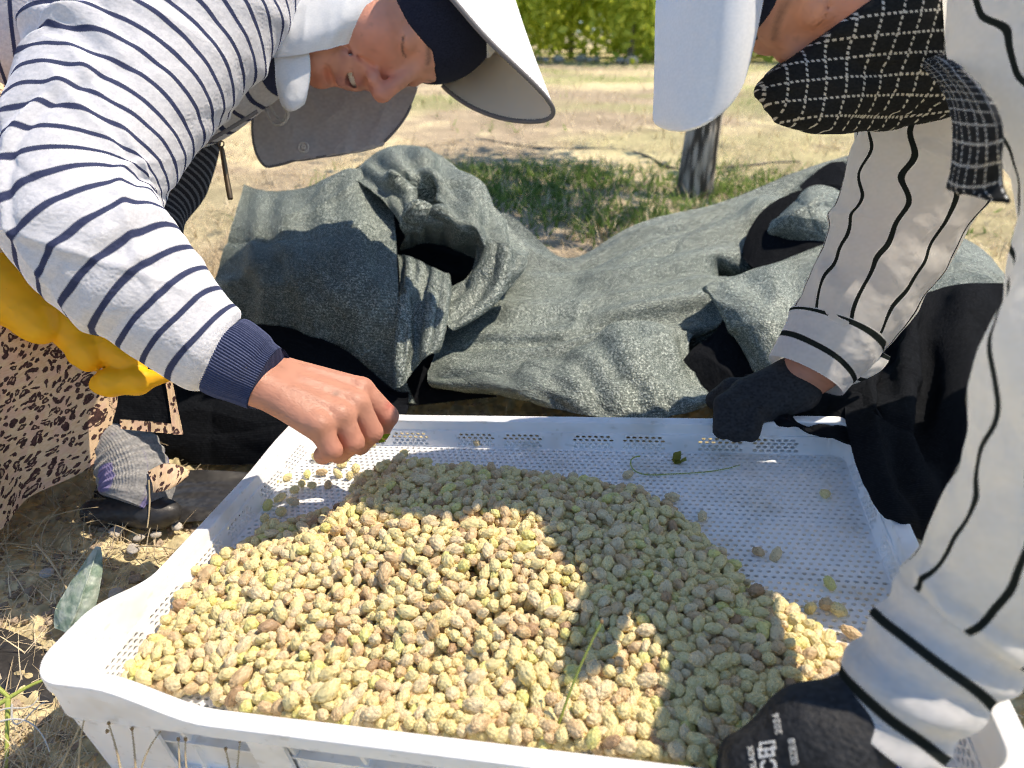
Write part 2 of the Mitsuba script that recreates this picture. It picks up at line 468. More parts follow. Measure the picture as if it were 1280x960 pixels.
scene['mat_crate'] = principled(proc(crate_color), 0.42, 0.45)
scene['mat_berry'] = {'type': 'principled', 'base_color': VC, 'roughness': 0.5, 'specular': 0.35}
scene['mat_leafy'] = {'type': 'principledthin', 'base_color': VC, 'roughness': 0.6, 'diff_trans': 0.8, 'spec_trans': 0.0, 'eta': 1.4}
scene['mat_straw'] = {'type': 'twosided', 'b': {'type': 'principled', 'base_color': VC, 'roughness': 0.7, 'specular': 0.3}}


def bark(p, n, uv):
    r = fbm(p.x * 60, p.y * 60, p.z * 7, 4)
    return mix((0.08, 0.068, 0.055), (0.50, 0.45, 0.38), smoothstep(0.38, 0.62, r))


scene['mat_bark'] = bumped(proc(lambda p, n, uv: 0.030 * fbm(p.x * 48, p.y * 48, p.z * 7, 4), 2e-3), principled(proc(bark), 0.9, 0.1))
scene['mat_stone'] = bumped(proc(lambda p, n, uv: 0.01 * fbm(p.x * 60, p.y * 60, p.z * 60, 3), 2e-3), principled(proc(lambda p, n, uv: mix((0.36, 0.33, 0.29), (0.56, 0.53, 0.48), fbm(p.x * 25, p.y * 25, p.z * 25, 3))), 0.9, 0.2))
scene['mat_leaf_gray'] = bumped(proc(lambda p, n, uv: 0.002 * fbm(p.x * 170, p.y * 170, p.z * 170, 3), 6e-4), {'b': {'type': 'principled', 'base_color': proc(lambda p, n, uv: mix((0.20, 0.28, 0.21), (0.44, 0.50, 0.43), smoothstep(0.30, 0.72, fbm(p.x * 130, p.y * 130, p.z * 130, 4)))), 'roughness': 0.6, 'specular': 0.3}})
scene['mat_trousers'] = principled(proc(lambda p, n, uv: mix((0.02, 0.022, 0.03), (0.05, 0.052, 0.065), noise(p.x * 300, p.y * 300, p.z * 300))), 0.9, 0.1)
scene['mat_hose'] = principled((0.03, 0.03, 0.03), 0.5, 0.3)
# ------------------------------------------------------------------ crate (its frame: x along the long side, y away, z up from the rim)
_q = np.array([2.03361166, 0.14606314, -0.23794691, 0.00797082, 0.12517876, 0.58408419])
CR = np.eye(4); CR[:3, :3] = C2W @ Rotation.from_rotvec(_q[:3]).as_matrix(); CR[:3, 3] = CAM + C2W @ _q[3:6]
W2, D2, FLOOR, BASE = 0.30, 0.20, -0.030, -0.084


def cw(v):
    return xf(np.asarray(v, float), CR)


def crate_hit(px, py, z=FLOOR):
    """Crate coordinates of the photograph's pixel on the crate plane z."""
    Mi = np.linalg.inv(CR)
    o = Mi[:3, :3] @ CAM + Mi[:3, 3]
    d = Mi[:3, :3] @ (FWD + RIGHT * (px - 640) / FPX + DOWN * (py - 480) / FPX)
    return o + d * (z - o[2]) / d[2]


def perforated(nu, nv, pu, pv, ru, rv, thick, stagger=True, k=8):
    """nu x nv cells, each with a k-sided hole; in (u, v, w), from the origin."""
    a = (np.arange(k) + 0.5) * 2 * np.pi / k
    ring = np.stack([ru * np.cos(a), rv * np.sin(a)], 1)
    m = np.maximum(np.abs(np.cos(a)), np.abs(np.sin(a)))[:, None]
    outer = np.stack([np.cos(a), np.sin(a)], 1) / m * [pu / 2, pv / 2]
    cell = np.vstack([np.c_[outer, np.full(k, thick / 2)], np.c_[ring, np.full(k, thick / 2)], np.c_[ring, np.full(k, -thick / 2)], np.c_[outer, np.full(k, -thick / 2)]])
    i = np.arange(k); j = (i + 1) % k
    f = []
    for r in range(3):
        f += [np.stack([r * k + i, r * k + j, (r + 1) * k + j], 1), np.stack([r * k + i, (r + 1) * k + j, (r + 1) * k + i], 1)]
    f = np.vstack(f)
    # corners between octagon and square: the four cut corners are filled by the square corner points
    sq = np.array([[1, 1], [-1, 1], [-1, -1], [1, -1]]) * [pu / 2, pv / 2]
    base = len(cell)
    cell = np.vstack([cell, np.c_[sq, np.full(4, thick / 2)], np.c_[sq, np.full(4, -thick / 2)]])
    if k == 8:
        for c in range(4):
            a0, a1 = (2 * c) % 8, (2 * c + 1) % 8
            f = np.vstack([f, [[a0, base + c, a1]], [[3 * k + a1, base + 4 + c, 3 * k + a0]]])
    vs, fs = [], []
    U, V = np.meshgrid(np.arange(nu), np.arange(nv), indexing='ij')
    U, V = U.ravel(), V.ravel()
    sh = np.where((V % 2 == 1) & stagger, pu / 2, 0)
    keep = ~((V % 2 == 1) & (U == nu - 1)) if stagger else np.ones(len(U), bool)
    off = np.stack([(U + 0.5) * pu + sh, (V + 0.5) * pv, U * 0], 1)[keep]
    v = (cell[None] + off[:, None]).reshape(-1, 3)
    ff = (f[None] + (np.arange(len(off)) * len(cell))[:, None, None]).reshape(-1, 3)
    ms = [(v, ff)]
    if stagger:  # half cells at the ends of the shifted rows
        for r in range(1, nv, 2):
            for u0 in (0, nu * pu - pu / 2):
                ms.append(box((u0, r * pv, -thick / 2), (u0 + pu / 2, (r + 1) * pv, thick / 2)))
    return cat(ms)


def box(a, b):
    m = trimesh.creation.box(bounds=[a, b])
    return np.array(m.vertices), np.array(m.faces)


def inset_path(inset, r=0.030, n=14):
    """Rounded rectangle, counter-clockwise from the near left; returns points, outward normals, arc position from the nearest corner."""
    r = max(r - inset, 0.004)
    w, d = W2 - inset, D2 - inset
    pts, nor = [], []
    for cx, cy, a0 in ((-w + r, -d + r, 180), (w - r, -d + r, 270), (w - r, d - r, 0), (-w + r, d - r, 90)):
        for a in np.radians(np.linspace(a0, a0 + 90, n)):
            pts.append((cx + r * math.cos(a), cy + r * math.sin(a))); nor.append((math.cos(a), math.sin(a)))
        nx, ny = math.cos(math.radians(a0 + 90)), math.sin(math.radians(a0 + 90))
        tx, ty = -ny, nx
        L = 2 * (w - r) if abs(tx) > 0.5 else 2 * (d - r)
        for t in np.linspace(0, L, 62)[1:-1]:
            last = (cx + r * nx, cy + r * ny)
            pts.append((last[0] + tx * t, last[1] + ty * t)); nor.append((nx, ny))
    return np.array(pts), np.array(nor)


def raised(pts):
    """Height of the rim: it rises towards the corners."""
    d = np.maximum(np.abs(np.abs(pts[:, 0]) - W2), np.abs(np.abs(pts[:, 1]) - D2))
    t = np.clip((d - 0.055) / (0.135 - 0.055), 0, 1)
    return np.where(pts[:, 1] < 0, 0.023, 0.004) * (1 - t * t * (3 - 2 * t))


_pp, _nn = inset_path(0.0)
_hh = raised(_pp)
sec = [(-0.0135, None), (-0.0135, -0.0014), (-0.0126, -0.0003), (-0.0112, 0.0), (-0.0024, 0.0), (-0.0006, -0.0006), (0.0, -0.0022), (0.0, -0.0105), (-0.0020, -0.0110), (-0.0020, None)]
g = np.zeros((len(_pp), len(sec), 3))
for k, (o, z) in enumerate(sec):
    g[:, k, :2] = _pp + _nn * o
    g[:, k, 2] = -0.0128 if z is None else _hh + z
    if k == 8:
        g[:, k, 2] = _hh - 0.0110
f = grid_faces(len(sec), len(_pp), True)
rim = cw(g.transpose(1, 0, 2).reshape(-1, 3))
crate = 'fruit_crate'
tag(crate, 'shallow white perforated plastic crate half filled with pale mulberries', 'crate')
put(crate + '__rim', (rim, f[:, ::-1]), 'mat_crate', 40)

# floor
NU, NV, PU, PV = 85, 60, 0.0066, 0.0060
pf = perforated(NU, NV, PU, PV, 0.0021, 0.0016, 0.0022)
pv_ = pf[0] - [NU * PU / 2, NV * PV / 2, 0] + [0, 0, FLOOR - 0.0011]
fw, fd = NU * PU / 2, NV * PV / 2
ex, ey = W2 - 0.0178, D2 - 0.0178
ring = [box((-ex, -ey, FLOOR - .0022), (ex, -fd, FLOOR)), box((-ex, fd, FLOOR - .0022), (ex, ey, FLOOR))]
if ex > fw:
    ring += [box((-ex, -fd, FLOOR - .0022), (-fw, fd, FLOOR)), box((fw, -fd, FLOOR - .0022), (ex, fd, FLOOR))]
ribs = [box((x - .0012, -ey, FLOOR - .016), (x + .0012, ey, FLOOR - .0024)) for x in np.linspace(-.25, .25, 9)] + [box((-ex, y - .0012, FLOOR - .012), (ex, y + .0012, FLOOR - .0026)) for y in np.linspace(-.15, .15, 5)]
v, f = cat([(pv_, pf[1])] + ring)
put(crate + '__floor', (cw(v), f), 'mat_crate', False, label='perforated white crate floor seen between the mulberries')
v, f = cat(ribs)
put(crate + '__floor_rib', (cw(v), f), 'mat_crate', False)


# walls: u along the side, h from the floor (0) to the rim (1), t outwards
def side_map(side):
    L = (W2 if side in 'nf' else D2) - 0.034
    def m(u, z, t):
        h = np.clip((z - FLOOR) / (-0.012 - FLOOR), -0.6, 1)
        o = 0.0138 + 0.0040 * (1 - h) - t
        x = np.asarray(u, float)
        if side == 'f': return np.stack([-x, D2 - o + 0 * x, z + 0 * x], -1)
        if side == 'n': return np.stack([x, -D2 + o + 0 * x, z + 0 * x], -1)
        if side == 'l': return np.stack([-W2 + o + 0 * x, -x, z + 0 * x], -1)
        return np.stack([W2 - o + 0 * x, x, z + 0 * x], -1)
    return m, L


def mapped(mesh, m):
    v = mesh[0]
    return cw(m(v[:, 0], v[:, 1], v[:, 2])), mesh[1]


ZB, ZT, TH = FLOOR, -0.0122, 0.0022
for side, name in (('n', 'near'), ('f', 'far'), ('l', 'left'), ('r', 'right')):
    m, L = side_map(side)
    if side in 'nf':
        groups = [(c - 0.0495, c + 0.0495) for c in (-0.192, -0.064, 0.064, 0.192)]
    else:
        groups = [(c - 0.0480, c + 0.0480) for c in (-0.112, 0.0, 0.112)]
    parts, edge = [], -L
    pu, pv = 0.0064, 0.0027
    rows = [(-0.0265, 5)]
    for a, b in groups:
        parts.append(box((edge, ZB, -TH / 2), (a, ZT, TH / 2)))
        mid = (a + b) / 2
        for p0, p1 in ((a, mid - 0.003), (mid + 0.003, b)):
            n = int((p1 - p0) / pu); w = n * pu
            c0 = (p0 + p1 - w) / 2
            hp = perforated(n, 4, pu, 0.0036, 0.0025, 0.00160, TH)
            z0 = ZB + 0.0012
            parts.append((hp[0] + [c0, z0, 0], hp[1]))
            parts += [box((p0, ZB, -TH / 2), (p1, z0, TH / 2)), box((p0, z0 + 0.0144, -TH / 2), (p1, ZT, TH / 2))]
            parts += [box((p0, z0, -TH / 2), (c0, z0 + 0.0144, TH / 2)), box((c0 + w, z0, -TH / 2), (p1, z0 + 0.0144, TH / 2))]
        parts.append(box((mid - 0.003, ZB, -TH / 2), (mid + 0.003, ZT, TH / 2)))
        edge = b
    parts.append(box((edge, ZB, -TH / 2), (L, ZT, TH / 2)))
    wk = put(crate + '__wall', mapped(cat(parts), m), 'mat_crate', False)
    # outside: lower skirt, ledges and uprights
    lo = []
    sl = L + 0.004
    lo.append(box((-sl, BASE + .0188, .0048), (sl, FLOOR + .0010, .0066)))
    lo.append(box((-sl, BASE, 0.004), (sl, BASE + 0.019, 0.0062)))
    lo.append(box((-sl, -0.0285 - 0.0022, 0.0012), (sl, -0.0285, 0.0118)))
    lo.append(box((-sl, BASE + 0.019, 0.0022), (sl, BASE + 0.0212, 0.0125)))
    for a, b in groups:
        for u in (a, (a + b) / 2, b):
            w_ = 0.0013
            lo.append(box((u - w_, BASE + 0.0214, 0.0068), (u + w_, -0.0310, 0.0105)))
            lo.append(box((u - w_, -0.0283, 0.0014), (u + w_, -0.0124, 0.0105)))
    for (a, b), (a2, b2) in zip(groups[:-1], groups[1:]):
        lo.append(box((b + .0016, BASE + 0.0002, 0.0100), (a2 - .0016, -0.0126, 0.0126)))
    put(crate + '__wall_rib', mapped(cat(lo), m), 'mat_crate', False)

# rounded corner plates, inside and outside
for sx, sy in ((-1, -1), (1, -1), (1, 1), (-1, 1)):
    for o0, o1, z0, z1, e, key in ((0.0175, 0.0138, FLOOR, -0.0124, 0.035, 'corner'), (0.0105, 0.0035, -0.090, -0.0132, 0.055, 'corner_post')):
        rows = []
        for t in np.linspace(0, 1, 6):
            o = o0 + (o1 - o0) * t
            r = 0.034 - o
            cx, cy = sx * (W2 - 0.034), sy * (D2 - 0.034)
            a = np.linspace(0, np.pi / 2, 12)
            pts = np.stack([cx + sx * r * np.cos(a), cy + sy * r * np.sin(a)], 1)
            ext = e if key == 'corner_post' else 0.0
            if ext:
                pts = np.vstack([[[pts[0, 0], pts[0, 1] - sy * ext]], pts, [[pts[-1, 0] - sx * ext, pts[-1, 1]]]])
            rows.append(np.c_[pts, np.full(len(pts), z0 + (z1 - z0) * t)])
        v, f = solidify(np.array(rows), 0.0022)
        put(crate + '__' + key, (cw(v), f), 'mat_crate', 40)
# ------------------------------------------------------------------ mulberries
from shapely.geometry import Polygon, Point
import shapely
_out = [(152, 860), (178, 815), (222, 772), (252, 712), (300, 690), (330, 664), (430, 640), (446, 606), (498, 580), (560, 588), (640, 594), (700, 602), (790, 612), (836, 640), (868, 668), (905, 698), (935, 735), (1000, 770), (1040, 800), (1052, 835), (1010, 900)]
_poly = [tuple(crate_hit(x, y, FLOOR + 0.006)[:2]) for x, y in _out]
_ny = -D2 + 0.024
_poly = [(x, max(y, _ny)) for x, y in _poly] + [(0.205, _ny), (-0.14, _ny), (-0.20, _ny + 0.022), (-0.262, _ny + 0.012)]
heap = Polygon(_poly).buffer(0)


def heap_h(xy):
    pt = shapely.points(xy[:, 0], xy[:, 1])
    d = shapely.distance(heap.boundary, pt)
    wall = np.clip((xy[:, 1] - (_ny - 0.02)) / 0.05, 0, 1)
    dn = np.where(xy[:, 1] < -0.10, np.maximum(d, 0.035 * np.clip((xy[:, 0] + 0.22) / 0.1, 0, 1)), d)
    h = 0.011 + 0.040 * (1 - np.exp(-dn / 0.060))
    ridge = np.exp(-((xy[:, 0] + 0.02) / 0.14) ** 2 - ((xy[:, 1] - 0.0) / 0.10) ** 2) * 0.012
    bump = 0.010 * (meshkit.fbm(np.c_[xy * 22, xy[:, :1] * 0], 2) - 0.5)
    return h + ridge + bump


r_ = np.random.default_rng(11)
bx = heap.bounds
cand = []
while len(cand) < 7800:
    q = np.c_[r_.uniform(bx[0], bx[2], 4000), r_.uniform(bx[1], bx[3], 4000)]
    q = q[shapely.contains(heap, shapely.points(q[:, 0], q[:, 1]))]
    h = heap_h(q)
    z = r_.uniform(0, 1, len(q)) * h
    ok = (r_.random(len(q)) < h / 0.06) & (h - z < 0.023)
    cand += np.c_[q, FLOOR + z][ok].tolist()
pos = np.array(cand[:7800])
size = np.clip(r_.normal(1.0, 0.17, len(pos)), 0.68, 1.45)
rad = 0.0040 * size
for it in range(70):
    tree = cKDTree(pos)
    pr = tree.query_pairs(0.0112, output_type='ndarray')
    d = pos[pr[:, 0]] - pos[pr[:, 1]]
    L = np.linalg.norm(d, axis=1) + 1e-9
    ov = np.maximum((rad[pr[:, 0]] + rad[pr[:, 1]]) * 0.96 - L, 0)
    push = d / L[:, None] * (ov * 0.30)[:, None]
    np.add.at(pos, pr[:, 0], push); np.add.at(pos, pr[:, 1], -push)
    if it < 60:
        pos[:, 2] -= 0.00035
    pos[:, 2] = np.maximum(pos[:, 2], FLOOR + rad * 0.92)
    top = FLOOR + heap_h(pos[:, :2])
    over = pos[:, 2] > top
    pos[over, 2] -= 0.35 * (pos[over, 2] - top[over])
    pos[:, 1] = np.maximum(pos[:, 1], -D2 + 0.0235 + rad * 0.8)
    pos[:, 2] = np.minimum(pos[:, 2], np.where(pos[:, 1] < -D2 + 0.05, -0.001, 1))
inside = shapely.distance(heap, shapely.points(pos[:, 0], pos[:, 1])) < 0.004
pos, size, rad = pos[inside], size[inside], rad[inside]
# keep what can be seen: the upper two layers
ht = np.zeros(len(pos))
tree = cKDTree(pos[:, :2])
for i, nb in enumerate(tree.query_ball_point(pos[:, :2], 0.0052)):
    ht[i] = np.sum(pos[nb, 2] > pos[i, 2] + 0.005)
vis = ht < 3
pos, size = pos[vis], size[vis]

lone_px = [(359, 596, 0), (366, 627, 2), (377, 604, 0), (390, 606, 0), (402, 590, 1), (427, 580, 0), (445, 586, 0), (448, 598, 2), (331, 648, 0), (341, 655, 2),
           (345, 602, 0), (368, 612, 0), (396, 571, 0), (414, 573, 1), (432, 571, 0), (384, 592, 3), (422, 592, 0), (437, 594, 0), (410, 606, 1), (455, 600, 0), (505, 566, 0), (497, 578, 0), (350, 622, 0), (352, 640, 0), (335, 632, 3),
           (462, 553, 0), (596, 553, 2), (840, 622, 2), (822, 640, 2), (806, 656, 2), (797, 612, 2), (878, 645, 2), (868, 660, 0), (948, 689, 1), (970, 693, 2), (1031, 617, 0), (1037, 729, 3), (1013, 760, 0), (1033, 756, 1), (1048, 763, 0), (1064, 791, 1), (1046, 812, 0), (785, 593, 2)]
SHAPES = [(0.0056, 0.0037), (0.0064, 0.0036), (0.0045, 0.0038), (0.0069, 0.0040)]
PAL = [((0.714, 0.599, 0.273), (0.792, 0.694, 0.373)), ((0.579, 0.415, 0.229), (0.657, 0.501, 0.292)), ((0.685, 0.549, 0.32), (0.753, 0.636, 0.402)), ((0.675, 0.636, 0.201), (0.733, 0.694, 0.311)), ((0.367, 0.231, 0.128), (0.444, 0.309, 0.182))]


def berry(shape, pal, sub, seed):
    a, b = SHAPES[shape]
    r = np.random.default_rng(seed)
    m = trimesh.creation.icosphere(subdivisions=sub)
    v, f = np.array(m.vertices), np.array(m.faces)
    n = 40 + 7 * shape
    k = np.arange(n) + 0.5
    ph, zz = k * 2.39996, 1 - 2 * k / n
    c = np.stack([np.sqrt(1 - zz * zz) * np.cos(ph), np.sqrt(1 - zz * zz) * np.sin(ph), zz], 1) + r.normal(0, 0.05, (n, 3))
    c /= np.linalg.norm(c, axis=1, keepdims=True)
    d, i = cKDTree(c).query(v)
    d0 = 1.9 / math.sqrt(n)
    hgt = 0.13 * np.sqrt(np.maximum(1 - (d / d0) ** 2, 0)) + 0.05 * r.normal(0, 1, n)[i] * np.maximum(1 - (d / d0) ** 2, 0)
    w = v * (0.92 + hgt)[:, None] * [b, b, a]
    taper = 1 + 0.10 * r.normal() * v[:, 2]
    w[:, :2] *= taper[:, None]
    bend = r.normal(0, 0.06)
    w[:, 0] += bend * v[:, 2] ** 2 * a
    lo, hi = np.array(PAL[pal][0]), np.array(PAL[pal][1])
    t = np.clip(r.random(n)[i] * 0.7 + 0.5 * meshkit.noise(v * 2 + seed) - 0.1, 0, 1)[:, None]
    col = lo * (1 - t) + hi * t
    col *= (0.88 + 0.12 * np.clip(1 - (d / d0) ** 2, 0, 1))[:, None]  # darkens the gaps between drupelets, painting crevice shade
    dot = np.clip(1 - d / (0.30 * d0), 0, 1) * (r.random(n) < 0.8)[i]
    dot = np.clip(dot * 2.2, 0, 1)[:, None]
    col = col * (1 - 0.72 * dot) + np.array([0.10, 0.06, 0.03]) * 0.72 * dot
    br = np.clip((meshkit.noise(v * 1.6 + 3 + seed) - 0.62) * 4, 0, 1)[:, None] * r.random()
    col = col * (1 - 0.5 * br) + np.array([0.30, 0.17, 0.08]) * 0.5 * br
    return w, f, col


for s in range(4):
    for c in range(5):
        for sub in (3, 4):
            v, f, col = berry(s, c, sub, 100 + s * 5 + c)
            scene[f'berry_{s}_{c}_{sub}'] = {'type': 'shapegroup', 'berry': mikit.ply((v, f), 'mat_berry', True, color=col)}
WORD = ['cream', 'tan', 'pale beige', 'yellow-green', 'brown overripe']


def berry_to_world(p, sc, seed):
    r = np.random.default_rng(seed)
    ax = r.normal(0, 1, 3) * [1, 1, 0.55]; ax /= np.linalg.norm(ax)
    x = np.cross(ax, r.normal(0, 1, 3)); x /= np.linalg.norm(x)
    M = np.eye(4); M[:3, :3] = np.stack([x, np.cross(ax, x), ax], 1) * sc; M[:3, 3] = p
    return (CR @ M).tolist()


wpos = cw(pos)
dist = (wpos - CAM) @ FWD
top_first = np.argsort(dist + 0.35 * ht[vis])
pal = r_.choice(5, len(pos), p=[0.53, 0.15, 0.25, 0.05, 0.02])
shp = r_.choice(4, len(pos), p=[0.38, 0.22, 0.26, 0.14])
# overripe and green ones come in patches
patch = meshkit.noise(np.c_[pos[:, :2] * 30, pos[:, 2:] * 0])
pal = np.where((patch > 0.72) & (pal == 0) & (r_.random(len(pos)) < 0.12), 3, pal)
LONE = 300 - len(lone_px)
for n, i in enumerate(top_first):
    big = n < LONE
    key = (f'mulberry_{n:03d}' if n else 'mulberry') if big else f'mulberry_heap__{n - LONE + 1:03d}'
    scene[key] = {'type': 'instance', 'g': {'type': 'ref', 'id': f'berry_{shp[i]}_{pal[i]}_{4 if big else 3}'}, 'to_world': T(berry_to_world(pos[i], size[i], 5000 + int(i)))}
    if big:
        part = 'left end' if pos[i, 0] < -0.09 else 'middle' if pos[i, 0] < 0.06 else 'right end'
        tag(key, f'{WORD[pal[i]]} mulberry in the front of the heap, {part} of the near wall', 'mulberry', f'{WORD[pal[i]]} mulberries in front, {part} of the near wall')
tag('mulberry_heap', 'mass of pale cream and tan mulberries heaped in the middle and back of the crate', 'mulberries', kind='stuff')
_sh = 10
where = {16: 'lone gray-beige mulberry against the far wall of the crate', 23: 'tan mulberry lying left of a pair on the bare shaded floor', 24: 'pale mulberry lying right of a pair on the bare shaded floor', 25: 'lone cream mulberry on the bare floor near the right wall', 26: 'yellow-green mulberry on the bare shaded floor right of the heap',
         30: 'tan mulberry lying alone in the sun patch by the white cuff', 17: 'upper of three mulberries in a row at the far edge of the heap', 18: 'middle of three mulberries in a row at the far edge of the heap', 19: 'lowest of three mulberries in a row at the far edge of the heap', 15: 'small cream mulberry under the fingertips of the bare hand'}
for n, (px, py, c) in enumerate(lone_px):
    r = np.random.default_rng(900 + n)
    s = r.uniform(0.95, 1.25)
    p = crate_hit(px, py, FLOOR + 0.0045); p[2] = FLOOR + 0.0043 * s
    key = f'mulberry_{LONE + n:03d}'
    M = np.array(berry_to_world(p, s, 40 + n))
    scene[key] = {'type': 'instance', 'g': {'type': 'ref', 'id': f'berry_{n % 3}_{c}_4'}, 'to_world': T(M.tolist())}
    if n - _sh in where:
        tag(key, where[n - _sh], 'mulberry')
    elif n < 15 + _sh:
        tag(key, f'{WORD[c]} mulberry scattered on bare crate floor below the bare hand', 'mulberry', f'{WORD[c]} mulberries scattered below the bare hand')
    else:
        tag(key, f'{WORD[c]} mulberry lying loose at the right edge of the heap', 'mulberry', f'{WORD[c]} mulberries loose at the right edge of the heap')
# ------------------------------------------------------------------ ground, trees, grass
def gz(x, y):
    p = np.stack([x, y, x * 0], -1)
    z = 0.030 * (meshkit.fbm(p * 2.2, 3, 5) - 0.5) + 0.014 * (meshkit.fbm(p * 17, 3, 9) - 0.5)
    z = z + 0.02 * np.clip(y - 1, 0, 8) * 0.5
    under = np.exp(-(((x - 0.02) / 0.36) ** 6) - ((y - 0.45) / 0.27) ** 6)
    return z - under * 0.02 - 0.006


def clods(x, y):
    p = np.stack([x, y, x * 0], -1)
    n = meshkit.noise(p * 75, 21) * 0.6 + meshkit.noise(p * 160, 22) * 0.4
    return 0.024 * np.clip(n - 0.45, 0, 1) + 0.007 * (meshkit.noise(p * 240, 23) - 0.5)


ys = np.r_[np.linspace(-0.6, 1.6, 360), 1.6 + np.cumsum(0.0062 * 1.035 ** np.arange(190))]
ys = ys[ys < 120]
ys = np.r_[ys, np.linspace(ys[-1] * 1.1 + 1, 160, 6)]
a = np.linspace(-1, 1, 420)
xs = np.sign(a) * (0.55 * np.abs(a) + 0.8 * np.abs(a) ** 6)
Y, Xf = np.meshgrid(ys, xs, indexing='ij')
X = Xf * (1.0 + np.maximum(Y, 0) * 0.95)
Z = gz(X, Y) + clods(X, Y) * np.clip(2.2 - Y, 0, 1)
g = np.stack([X, Y, Z], -1)
put('ground', (g.reshape(-1, 3), grid_faces(*g.shape[:2])[:, ::-1]), 'mat_ground', True, label='dry stubbly orchard ground with straw and bare soil', kind='structure')


def blades(base, length, width, lean, seed, color, seg=3, curl=0.5):
    """Grass or straw: one bent strip per base point. Returns a mesh and vertex colours."""
    r = np.random.default_rng(seed)
    n = len(base)
    az = r.uniform(0, 2 * np.pi, n)
    ln = length * r.uniform(0.5, 1.3, n)
    le = np.clip(lean + r.normal(0, 0.35, n), 0, 1.55)
    wd = width * r.uniform(0.6, 1.3, n)
    d0 = np.stack([np.cos(az), np.sin(az), 0 * az], 1)
    side = np.stack([-np.sin(az), np.cos(az), 0 * az], 1)
    vs = []
    p = np.array(base, float)
    for k in range(seg + 1):
        w = wd * (1 - 0.85 * k / seg)
        vs += [p - side * w[:, None] / 2, p + side * w[:, None] / 2]
        a = le + curl * (k + 0.5) / seg * r.uniform(0.3, 1.2, n)
        side = side + d0 * r.normal(0, 0.15, n)[:, None]
        side /= np.linalg.norm(side, axis=1, keepdims=True)
        p = p + (d0 * np.sin(a)[:, None] + [0, 0, 1] * np.cos(a)[:, None]) * (ln / seg)[:, None]
    v = np.stack(vs, 1)
    K = 2 * (seg + 1)
    f1 = np.vstack([[[2 * k, 2 * k + 1, 2 * k + 3], [2 * k, 2 * k + 3, 2 * k + 2]] for k in range(seg)])
    f = (f1[None] + (np.arange(n) * K)[:, None, None]).reshape(-1, 3)
    col = np.repeat(color(r, n), K, 0)
    return v.reshape(-1, 3), f, col


def straw_col(r, n):
    t, u = r.random((n, 1)), r.random((n, 1))
    c = np.array([0.48, 0.375, 0.23]) * (1 - t) + np.array([0.76, 0.65, 0.45]) * t
    return c * (0.75 + 0.4 * u)


def green_col(r, n):
    t = r.random((n, 1))
    c = np.array([0.08, 0.15, 0.03]) * (1 - t) + np.array([0.26, 0.36, 0.10]) * t
    return c


def scatter(n, x0, x1, y0, y1, seed, dens=None):
    r = np.random.default_rng(seed)
    p = np.c_[r.uniform(x0, x1, n), r.uniform(y0, y1, n)]
    if dens is not None:
        p = p[r.random(n) < dens(p[:, 0], p[:, 1])]
    return np.c_[p, gz(p[:, 0], p[:, 1])]


def not_crate(x, y):
    inv = np.linalg.inv(CR)
    q = np.c_[x, y, 0 * x] @ inv[:3, :3].T + inv[:3, 3]
    return ~((np.abs(q[:, 0]) < 0.31) & (np.abs(q[:, 1]) < 0.20))


def straw_density(x, y):
    m = meshkit.fbm(np.stack([x * 3, y * 3, x * 0], -1), 3, 31)
    return np.clip((m - 0.30) * 3, 0.05, 1) * not_crate(x, y)


ms = [blades(scatter(26000, -1.3, 1.3, 0.25, 1.7, 51, straw_density), 0.055, 0.0016, 1.25, 1, straw_col),
      blades(scatter(26000, -2.0, 2.4, 1.3, 3.6, 52, straw_density), 0.07, 0.0026, 1.0, 2, straw_col),
      blades(scatter(9000, -0.56, -0.20, 0.20, 0.62, 53, lambda x, y: np.where(y < 0.37 + 0.3 * (x + .4), 1, 0.22) * not_crate(x, y)), 0.040, 0.0014, 1.0, 3, straw_col),
      blades(scatter(40000, -8, 9, 3.2, 15, 54, lambda x, y: np.clip(1.3 - y / 14, 0.2, 1) * straw_density(x * 0.4, y * 0.4)), 0.10, 0.006, 0.9, 4, straw_col, seg=2),
      blades(scatter(900, -0.12, 0.02, 0.66, 0.76, 56), 0.05, 0.0016, 1.0, 8, straw_col),
      blades(scatter(9000, -0.75, -0.15, 0.95, 1.9, 55), 0.06, 0.0020, 0.9, 5, straw_col)]
v, f = cat([m[:2] for m in ms])
put('dry_straw', (v, f), 'mat_straw', False, color=np.vstack([m[2] for m in ms]), label='dry tan straw and dead grass littering the ground', kind='stuff')


# crumbs of soil
r0 = np.random.default_rng(88)
cr = scatter(5200, -0.75, 0.2, 0.30, 0.95, 89, lambda x, y: np.where(x < -.2, 1, .4) * not_crate(x, y))
m0 = trimesh.creation.icosphere(subdivisions=1)
mv, mf = np.array(m0.vertices), np.array(m0.faces)
sz = 0.0012 + 0.0050 * r0.random(len(cr)) ** 3.5
V0 = (mv[None] * (1 + r0.normal(0, .22, (len(cr), len(mv), 1))) * sz[:, None, None] * [1, 1, .7] + (cr + [0, 0, .003])[:, None]).reshape(-1, 3)
F0 = (mf[None] + (np.arange(len(cr)) * len(mv))[:, None, None]).reshape(-1, 3)
c0 = np.array([.24, .18, .125]) + np.array([.16, .14, .11]) * r0.random((len(cr), 1))
put('soil_crumbs', (V0, F0), 'mat_straw', False, color=np.repeat(c0, len(mv), 0), label='small crumbs of dry soil and grit on the ground beside the crate', kind='stuff')


def lush(x, y):
    c = np.exp(-(((x - 0.30) / 0.75) ** 4) - ((y - 2.35) / 0.50) ** 4)
    return np.clip(c * 1.5 * (meshkit.fbm(np.stack([x * 4, y * 4, x * 0], -1), 3, 77) - 0.22) * 2.2, 0, 1)


